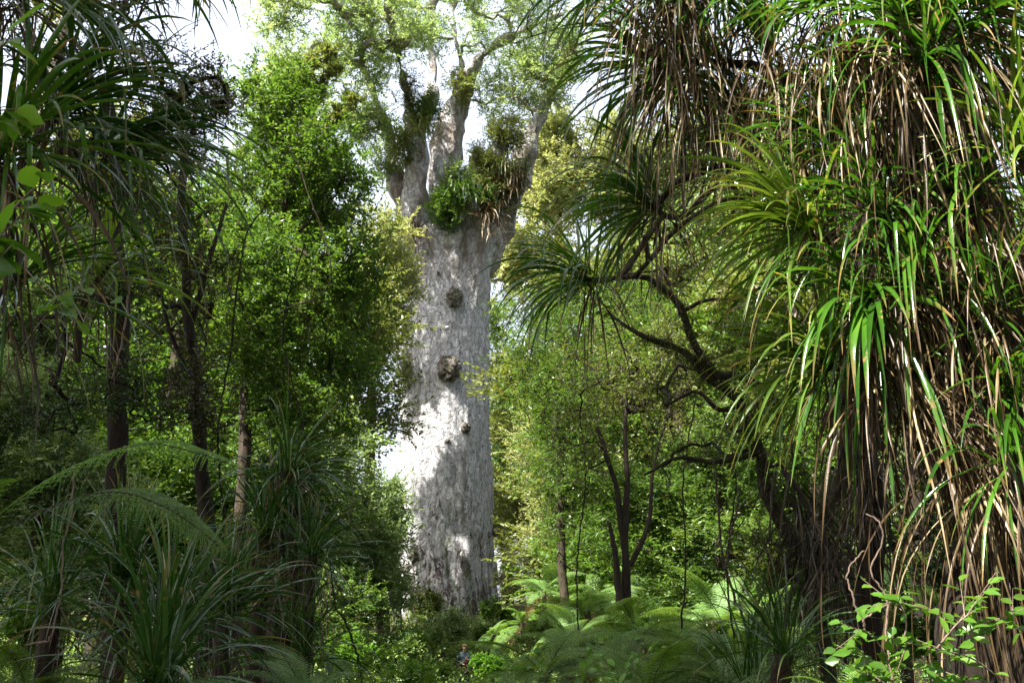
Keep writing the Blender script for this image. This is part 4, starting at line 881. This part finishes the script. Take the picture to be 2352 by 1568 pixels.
# ------------------------------------------------------------------ epiphytes perched in the fork of the kauri
def epiphytes():
    for u, v, d, ru, rv, n, mat, lab in [
        (1030, 480, 47.4, 40, 50, 26, G_BRIGHT, 'green bush hanging down in the middle of the kauri fork'), (1050, 415, 47.8, 34, 30, 14, G_GREY, 'blue green bush above the hanging bush in the fork'),
        (980, 255, 47.8, 36, 36, 13, G_MID, 'dark perched bush on the top of the left kauri limb'), (945, 215, 47.5, 18, 36, 5, G_BRONZE, 'brown perched tuft left of the dark perched bush'),
        (1165, 315, 47.2, 48, 42, 20, G_OLIVE, 'bronze perched bush high on the right kauri limb'), (1115, 385, 47.2, 30, 55, 18, G_OLIVE, 'olive perched plants lining the inner right limb'),
        (1160, 440, 47.3, 28, 36, 12, G_BRONZE, 'brown tangled perched plants below the right limb'), (1125, 460, 47, 26, 24, 8, G_DARK, 'dark perched tuft under the right limb shadow'),
        (1060, 200, 50.5, 34, 40, 12, G_OLIVE, 'small perched bush beside the central kauri limb'), (1190, 390, 48, 20, 20, 6, G_MID, 'little green tuft at the outer right limb'),
        (930, 350, 48.5, 16, 30, 6, G_OLIVE, 'straggly perched tuft between the left limbs'), (928, 850, 48.5, 14, 50, 9, G_OLIVE, 'mossy epiphyte clinging to the left edge of the kauri trunk')]:
        c = P(u, v, d); tree(lab, 'perched plant', [c + [0, 1.2, -.6], c + [0, .5, -.2], c], .06, .03, [(c, (M(ru * 1.15, d), 1.1, M(rv * 1.2, d)), int(n * 1.8))], .12, .05, .6, 17, 15, mat, BK_DARK, name='perched_plant',
             twigs=False, ground_it=False, sides=6, rtip=.01, group='plants perched on the kauri')
def tufts():
    for u, v, d, lab in [(975, 300, 47.6, 'grassy tuft hanging from the collar of the left limb'), (925, 330, 48.2, 'pale grassy tuft between the two left limbs'), (1150, 380, 46.8, 'grassy tuft hanging on the right limb'),
                         (1065, 440, 46.8, 'grassy tuft above the hanging bush in the fork'), (1125, 500, 47, 'dark brown beard of roots under the right limb'), (1180, 420, 47, 'straw coloured tuft at the outer edge of the right limb'),
                         (950, 540, 47.6, 'brown tuft at the base of the left limb')]:
        c = P(u, v, d); root = empty('perched_tuft', c, lab, 'perched plant', 'plants perched on the kauri'); m = Mesh()
        fan(m, c, (.1, -.6, .5), 110, 1.3, .06, 5, 95, 1.6, jit=.25); m.build('leaves', G_DEAD if 'brown' in lab or 'straw' in lab else (G_DARK if 'fork' in lab else G_OLIVE), root)
epiphytes(); tufts()

# ------------------------------------------------------------------ near broad leaved sprigs and vines
def sprig(label, paths, L, W, nl, mat, name='leafy_sprig', cat='plant', r=.003, sub=3, sublen=.12):
    root = empty(name, P(*paths[0][0]), label, cat); sm = Mesh(); lm = Mesh(); pos = []; dr = []
    for pts in paths:
        q = curve([P(*p) for p in pts], 24); tube(sm, q, np.linspace(r, r * .4, 24), 6, .05); T = unit(np.gradient(q, axis=0))
        for k in range(sub + 1):
            if k == sub: b = q; tb = T
            else:
                i = rng.integers(4, 22); d = unit(T[i] + rng.normal(size=3) * .8); b = q[i] + d * np.linspace(0, sublen * rng.uniform(.6, 1.3), 12)[:, None]; b[:, 2] += np.linspace(0, .02, 12); tube(sm, b, np.linspace(r * .5, r * .25, 12), 5)
                tb = np.tile(d, (12, 1))
            for j in np.linspace(2, len(b) - 1, nl if k == sub else max(3, nl // 2)).astype(int):
                sd = unit(np.cross(tb[j], [0, 0, 1]) + rng.normal(size=3) * .3) * (1 if rng.random() < .5 else -1); pos.append(b[j]); dr.append(unit(sd + tb[j] * .6 + np.array([0, 0, -.15])))
    pos = np.array(pos); leaves(lm, pos, np.array(dr), np.array([-.1, -.5, .8]) + rng.normal(size=pos.shape) * .35, L * rng.uniform(.7, 1.2, len(pos)), W * rng.uniform(.8, 1.2, len(pos)), .12, 'ovate')
    sm.build('stem', BK_TWIG, root); lm.build('leaves', mat, root, True)
sprig('branch of large soft leaves at the left edge in front of the climbers', [[(-60, 560, 1.9), (10, 500, 1.9), (70, 440, 1.9), (110, 420, 1.9)], [(-60, 560, 1.9), (0, 540, 1.9), (60, 480, 1.9)], [(-60, 640, 1.9), (-10, 600, 1.9), (30, 560, 1.9)], [(-60, 100, 1.9), (-10, 120, 1.9), (40, 60, 1.9)], [(-60, 300, 1.9), (-20, 260, 1.9), (40, 250, 1.9)]], .075, .042, 5, G_BROAD, sub=1, sublen=.05)
sprig('slim branch of pale green leaves left of the thick dark trunk', [[(60, 620, 2.9), (120, 680, 2.9), (180, 660, 2.9), (260, 690, 2.9)], [(120, 680, 2.9), (160, 720, 2.9), (200, 770, 2.9)]], .07, .035, 5, G_BROAD, sub=1, sublen=.05)
sprig('sprig of bright toothed leaves on pale twigs in the lower right corner', [[(2060, 1620, 2.9), (2040, 1520, 2.9), (1990, 1450, 2.9), (1920, 1490, 2.8)], [(2040, 1520, 2.9), (2080, 1450, 2.9), (2070, 1390, 2.9), (2030, 1370, 2.9)], [(2300, 1560, 3.1), (2230, 1510, 3.0), (2150, 1490, 2.9), (2060, 1470, 2.9)], [(2150, 1490, 2.9), (2200, 1430, 3.0), (2240, 1400, 3.0)], [(2060, 1590, 2.9), (2000, 1550, 2.9), (1960, 1560, 2.9)], [(2300, 1600, 3.0), (2250, 1560, 3.0), (2160, 1560, 3.0)], [(2352, 1450, 3.1), (2300, 1420, 3.1), (2220, 1450, 3.0)]], .052, .027, 11, G_BROAD, sub=4, sublen=.13)
sprig('sprig of fresh leaves at the bottom right of the centre', [[(1330, 1640, 5), (1340, 1560, 5), (1370, 1510, 5)], [(1420, 1640, 5), (1430, 1570, 5), (1460, 1530, 5)], [(1240, 1640, 5.2), (1250, 1570, 5.2), (1230, 1530, 5.2)]], .07, .032, 8, G_BROAD, sub=4, sublen=.16)
sprig('tangle of small leaves on the branch tip above the lone rosette', [[(1440, 560, 6.8), (1500, 535, 6.8), (1560, 520, 6.8)], [(1490, 540, 6.8), (1520, 560, 6.8), (1570, 560, 6.8)]], .045, .028, 10, G_BRIGHT, sub=4, sublen=.14)
sprig('pale green seedling hanging in the gap left of the forked trunk', [[(260, 600, 5), (240, 580, 5), (210, 570, 5)], [(250, 590, 5), (262, 560, 5), (290, 550, 5)]], .06, .014, 12, G_BROAD, sub=2, sublen=.1)
def vine(label, paths, r, mat=None):
    root = empty('vine', P(*paths[0][0]), label, 'vine'); m = Mesh()
    for pts in paths:
        q = curve([P(*p) for p in pts], 40); q[1:-1] += rng.normal(size=(38, 3)) * r * .5; tube(m, q, np.linspace(r, r * .7, 40), 6, .08)
    m.build('stem', mat or BK_TWIG, root)
vine('crooked pale vine looping above the broad leaved sprig', [[(2050, 1568, 3.2), (2040, 1500, 3.2), (2035, 1440, 3.2), (2040, 1400, 3.2), (2030, 1360, 3.2), (2010, 1330, 3.2), (2000, 1300, 3.2), (2025, 1250, 3.2), (2020, 1200, 3.2), (1990, 1180, 3.3)], [(2040, 1385, 3.2), (2010, 1400, 3.2), (1980, 1420, 3.2), (1965, 1390, 3.2), (1950, 1340, 3.2), (1945, 1320, 3.2), (1960, 1290, 3.2), (1985, 1265, 3.2)], [(1982, 1420, 3.2), (1988, 1460, 3.2)]], .0035)
vine('thin brown vine rising straight at the left over the dark tussocks', [[(60, 1480, 5), (110, 1470, 5), (125, 1430, 5), (140, 1350, 5), (145, 1250, 5), (165, 1180, 5), (170, 1060, 5)]], .006)
vine('black leafless stem curving down left of the clearing', [[(830, 1568, 9), (820, 1500, 9), (795, 1430, 9), (770, 1390, 9), (760, 1300, 9), (740, 1200, 9.2)]], .012, BK_BLACK)
vine('slender leaning sapling stem between the bronze tussock and the arching trunk', [[(1750, 1600, 6.6), (1735, 1500, 6.6), (1700, 1400, 6.6), (1665, 1300, 6.7), (1650, 1180, 6.8), (1640, 1050, 7)], [(1665, 1310, 6.6), (1685, 1200, 6.7), (1700, 1120, 6.8)]], .010, BK_DARK)

for lab, pts, r, mt in [('dark thin stem standing left of the sapling crown', [(1330, 1500, 13), (1325, 1300, 13), (1345, 1100, 13), (1330, 940, 13)], .011, BK_BLACK),
                        ('pair of thin dark stems right of the black sapling', [(1560, 1480, 10), (1575, 1300, 10), (1570, 1100, 10), (1600, 900, 10)], .010, BK_BLACK),
                        ('thin stem rising behind the bronze tussock', [(1690, 1500, 9), (1670, 1300, 9), (1690, 1100, 9), (1660, 940, 9)], .009, BK_BLACK),
                        ('straight thin stem left of the second dark trunk', [(1940, 1568, 8.6), (1950, 1300, 8.6), (1930, 1000, 8.6)], .013, BK_BLACK),
                        ('thin dark stem crossing in front of the leafy tree', [(720, 1300, 11), (700, 1000, 11), (650, 760, 11), (700, 560, 11)], .012, BK_BLACK),
                        ('twisting thin stem between the forked tree and the leafy tree', [(520, 1250, 10), (500, 1000, 10), (530, 800, 10), (560, 560, 10), (610, 470, 10)], .012, BK_BLACK),
                        ('pale twisted stem climbing the right half of the leafy tree', [(640, 720, 12.5), (760, 640, 12.5), (700, 420, 12.5), (660, 330, 12.4)], .010, BK_DARK),
                        ('hanging root by the thick dark trunk', [(300, 640, 8), (280, 780, 8), (250, 900, 8), (235, 960, 8)], .01, BK_TWIG)]:
    vine(lab, [pts], r, mt)

# ------------------------------------------------------------------ the visitor standing in the hollow
def person():
    f = P(1067, 1487, 37.0); gz = f[2] - 1.60; root = empty('person', (f[0], 37.0, gz), 'person in a dark teal top holding a small dark red item in the undergrowth', 'person')
    def mk(name, c, rgb, rough=.7):
        m, n, l = new_mat(c); pb = n.new('ShaderNodeBsdfPrincipled'); no = n.new('ShaderNodeTexNoise'); no.inputs['Scale'].default_value = 14
        l.new(ramp(n, l, no.outputs[0], [(.3, tuple(x * .8 for x in rgb)), (.7, rgb)]), pb.inputs['Base Color']); pb.inputs['Roughness'].default_value = rough
        o = n.new('ShaderNodeOutputMaterial'); l.new(pb.outputs[0], o.inputs[0]); return m
    skin = mk('', 'skin', (.40, .26, .19)); cloth = mk('', 'teal_cloth', (.015, .035, .045)); hair = mk('', 'sandy_hair', (.30, .19, .10)); trou = mk('', 'dark_cloth', (.03, .03, .035)); red = mk('', 'red_cloth', (.16, .02, .02))
    def skinned(name, vs, es, rs, mat, root_i=0, lv=2):
        me = bpy.data.meshes.new(name); me.from_pydata(vs, es, []); o = bpy.data.objects.new(name, me); COL.objects.link(o)
        sk = o.modifiers.new('s', 'SKIN'); 
        for k, r in enumerate(rs): me.skin_vertices[0].data[k].radius = (r, r) if np.isscalar(r) else r
        me.skin_vertices[0].data[root_i].use_root = True
        ss = o.modifiers.new('d', 'SUBSURF'); ss.levels = ss.render_levels = lv
        dg = bpy.context.evaluated_depsgraph_get(); m2 = bpy.data.meshes.new_from_object(o.evaluated_get(dg)); bpy.data.objects.remove(o)
        m2.name = name; m2.materials.clear(); m2.materials.append(mat); m2.polygons.foreach_set('use_smooth', np.ones(len(m2.polygons), dtype=bool))
        return link(name, m2, None, None if name == 'x' else root)
    V = [(0, 0, .92), (0, 0, 1.1), (0, 0, 1.32), (0, 0, 1.44), (0, -.01, 1.49), (0, -.015, 1.57), (0, -.01, 1.66),
         (.17, 0, 1.40), (.24, -.02, 1.14), (.15, -.22, 1.20), (.10, -.27, 1.24),
         (-.17, 0, 1.40), (-.23, -.02, 1.14), (-.02, -.24, 1.06), (.05, -.27, 1.05),
         (.09, 0, .85), (.10, -.02, .48), (.10, .02, .09), (.10, -.10, .04), (-.09, 0, .85), (-.10, 0, .48), (-.10, .03, .09), (-.10, -.09, .04)]
    E = [(0, 1), (1, 2), (2, 3), (3, 4), (4, 5), (5, 6), (2, 7), (7, 8), (8, 9), (9, 10), (2, 11), (11, 12), (12, 13), (13, 14), (0, 15), (15, 16), (16, 17), (17, 18), (0, 19), (19, 20), (20, 21), (21, 22)]
    Rr = [(.12, .08), (.10, .07), (.11, .07), (.06, .05), .05, (.078, .092), (.07, .085), .055, .043, .034, .028, .055, .043, .034, .028, .06, .045, .042, .035, .06, .045, .042, .035]
    body = skinned('body', V, E, Rr, skin); body.location = (0, 0, 0)
    shirt = skinned('top', [(0, 0, .88), (0, 0, 1.1), (0, 0, 1.32), (0, -.005, 1.475), (.17, 0, 1.40), (.24, -.02, 1.14), (.20, -.12, 1.17), (-.17, 0, 1.40), (-.23, -.02, 1.14), (-.12, -.14, 1.1)],
                    [(0, 1), (1, 2), (2, 3), (2, 4), (4, 5), (5, 6), (2, 7), (7, 8), (8, 9)], [(.175, .13), (.16, .12), (.185, .13), (.072, .066), .08, .056, .05, .07, .056, .05], cloth); shirt.location = (0, 0, 0)
    tr = skinned('trousers', [(0, 0, .92), (.09, 0, .82), (.10, -.02, .48), (.10, .02, .10), (-.09, 0, .82), (-.10, 0, .48), (-.10, .03, .10)], [(0, 1), (1, 2), (2, 3), (0, 4), (4, 5), (5, 6)], [(.165, .125), .095, .07, .06, .095, .07, .06], trou); tr.location = (0, 0, 0)
    # fingers closed on the item
    for bx, by, bz, s in ((.08, -.285, 1.245, 1), (.06, -.29, 1.05, -1)):
        for k in range(4):
            z = bz - .03 + k * .02; fg = skinned('finger', [(bx + .015, by, z), (bx - .015 * s, by - .035, z - .004), (bx - .045 * s, by - .025, z - .008), (bx - .05 * s, by - .0, z - .01)], [(0, 1), (1, 2), (2, 3)], [.01, .0095, .009, .008], skin, lv=1); fg.location = (0, 0, 0)
        fg = skinned('thumb', [(bx + .02, by + .01, bz + .03), (bx - .005, by + .0, bz + .06), (bx - .03, by - .01, bz + .065)], [(0, 1), (1, 2)], [.012, .011, .009], skin, lv=1); fg.location = (0, 0, 0)
    # hair cap, nose, eyes, ears, mouth
    def ball(name, c, r, mat, cut=None, rough=0):
        m = Mesh(); ph = np.linspace(.02, np.pi - .02, 16); th = np.linspace(0, 2 * np.pi, 22, endpoint=False); PH, TH = np.meshgrid(ph, th, indexing='ij')
        D = np.stack([np.sin(PH) * np.cos(TH), np.sin(PH) * np.sin(TH), np.cos(PH)], -1).reshape(-1, 3); V = np.array(c) + D * np.array(r) * (1 + rough * rng.normal(size=(len(D), 1)))
        if cut: V[:, 2] = np.maximum(V[:, 2], np.where(V[:, 1] < c[1] - .02, cut[0], cut[1]))
        a = np.arange(15)[:, None] * 22; b = np.arange(22)[None]; k = (b + 1) % 22; m.add(V, np.stack([a + b, a + 22 + b, a + 22 + k, a + k], -1).reshape(-1, 4)); o = m.build(name, mat, root); o.location = (0, 0, 0); return o
    ball('hair', (0, .012, 1.655), (.098, .118, .11), hair, (1.675, 1.53), .02)
    ball('nose', (0, -.108, 1.60), (.013, .018, .022), skin)
    for sx in (-1, 1): ball('eye', (.032 * sx, -.092, 1.63), (.011, .008, .008), trou); ball('ear', (.082 * sx, -.01, 1.61), (.012, .02, .032), skin)
    ball('mouth', (0, -.1, 1.555), (.024, .006, .007), red)
    m = Mesh(); xs = curve([(.06, -.31, 1.24), (.055, -.315, 1.15), (.06, -.31, 1.05)], 10); tube(m, xs, np.array([.02, .035, .042, .045, .045, .046, .045, .042, .035, .02]), 10, .05)
    o = m.build('rolled_jacket', red, None); o.location = (f[0], 37.0, gz); tag(o, 'small dark red rolled item held in both hands by the person', 'bundle')
person()
print('faces', sum(len(m.polygons) for m in bpy.data.meshes))
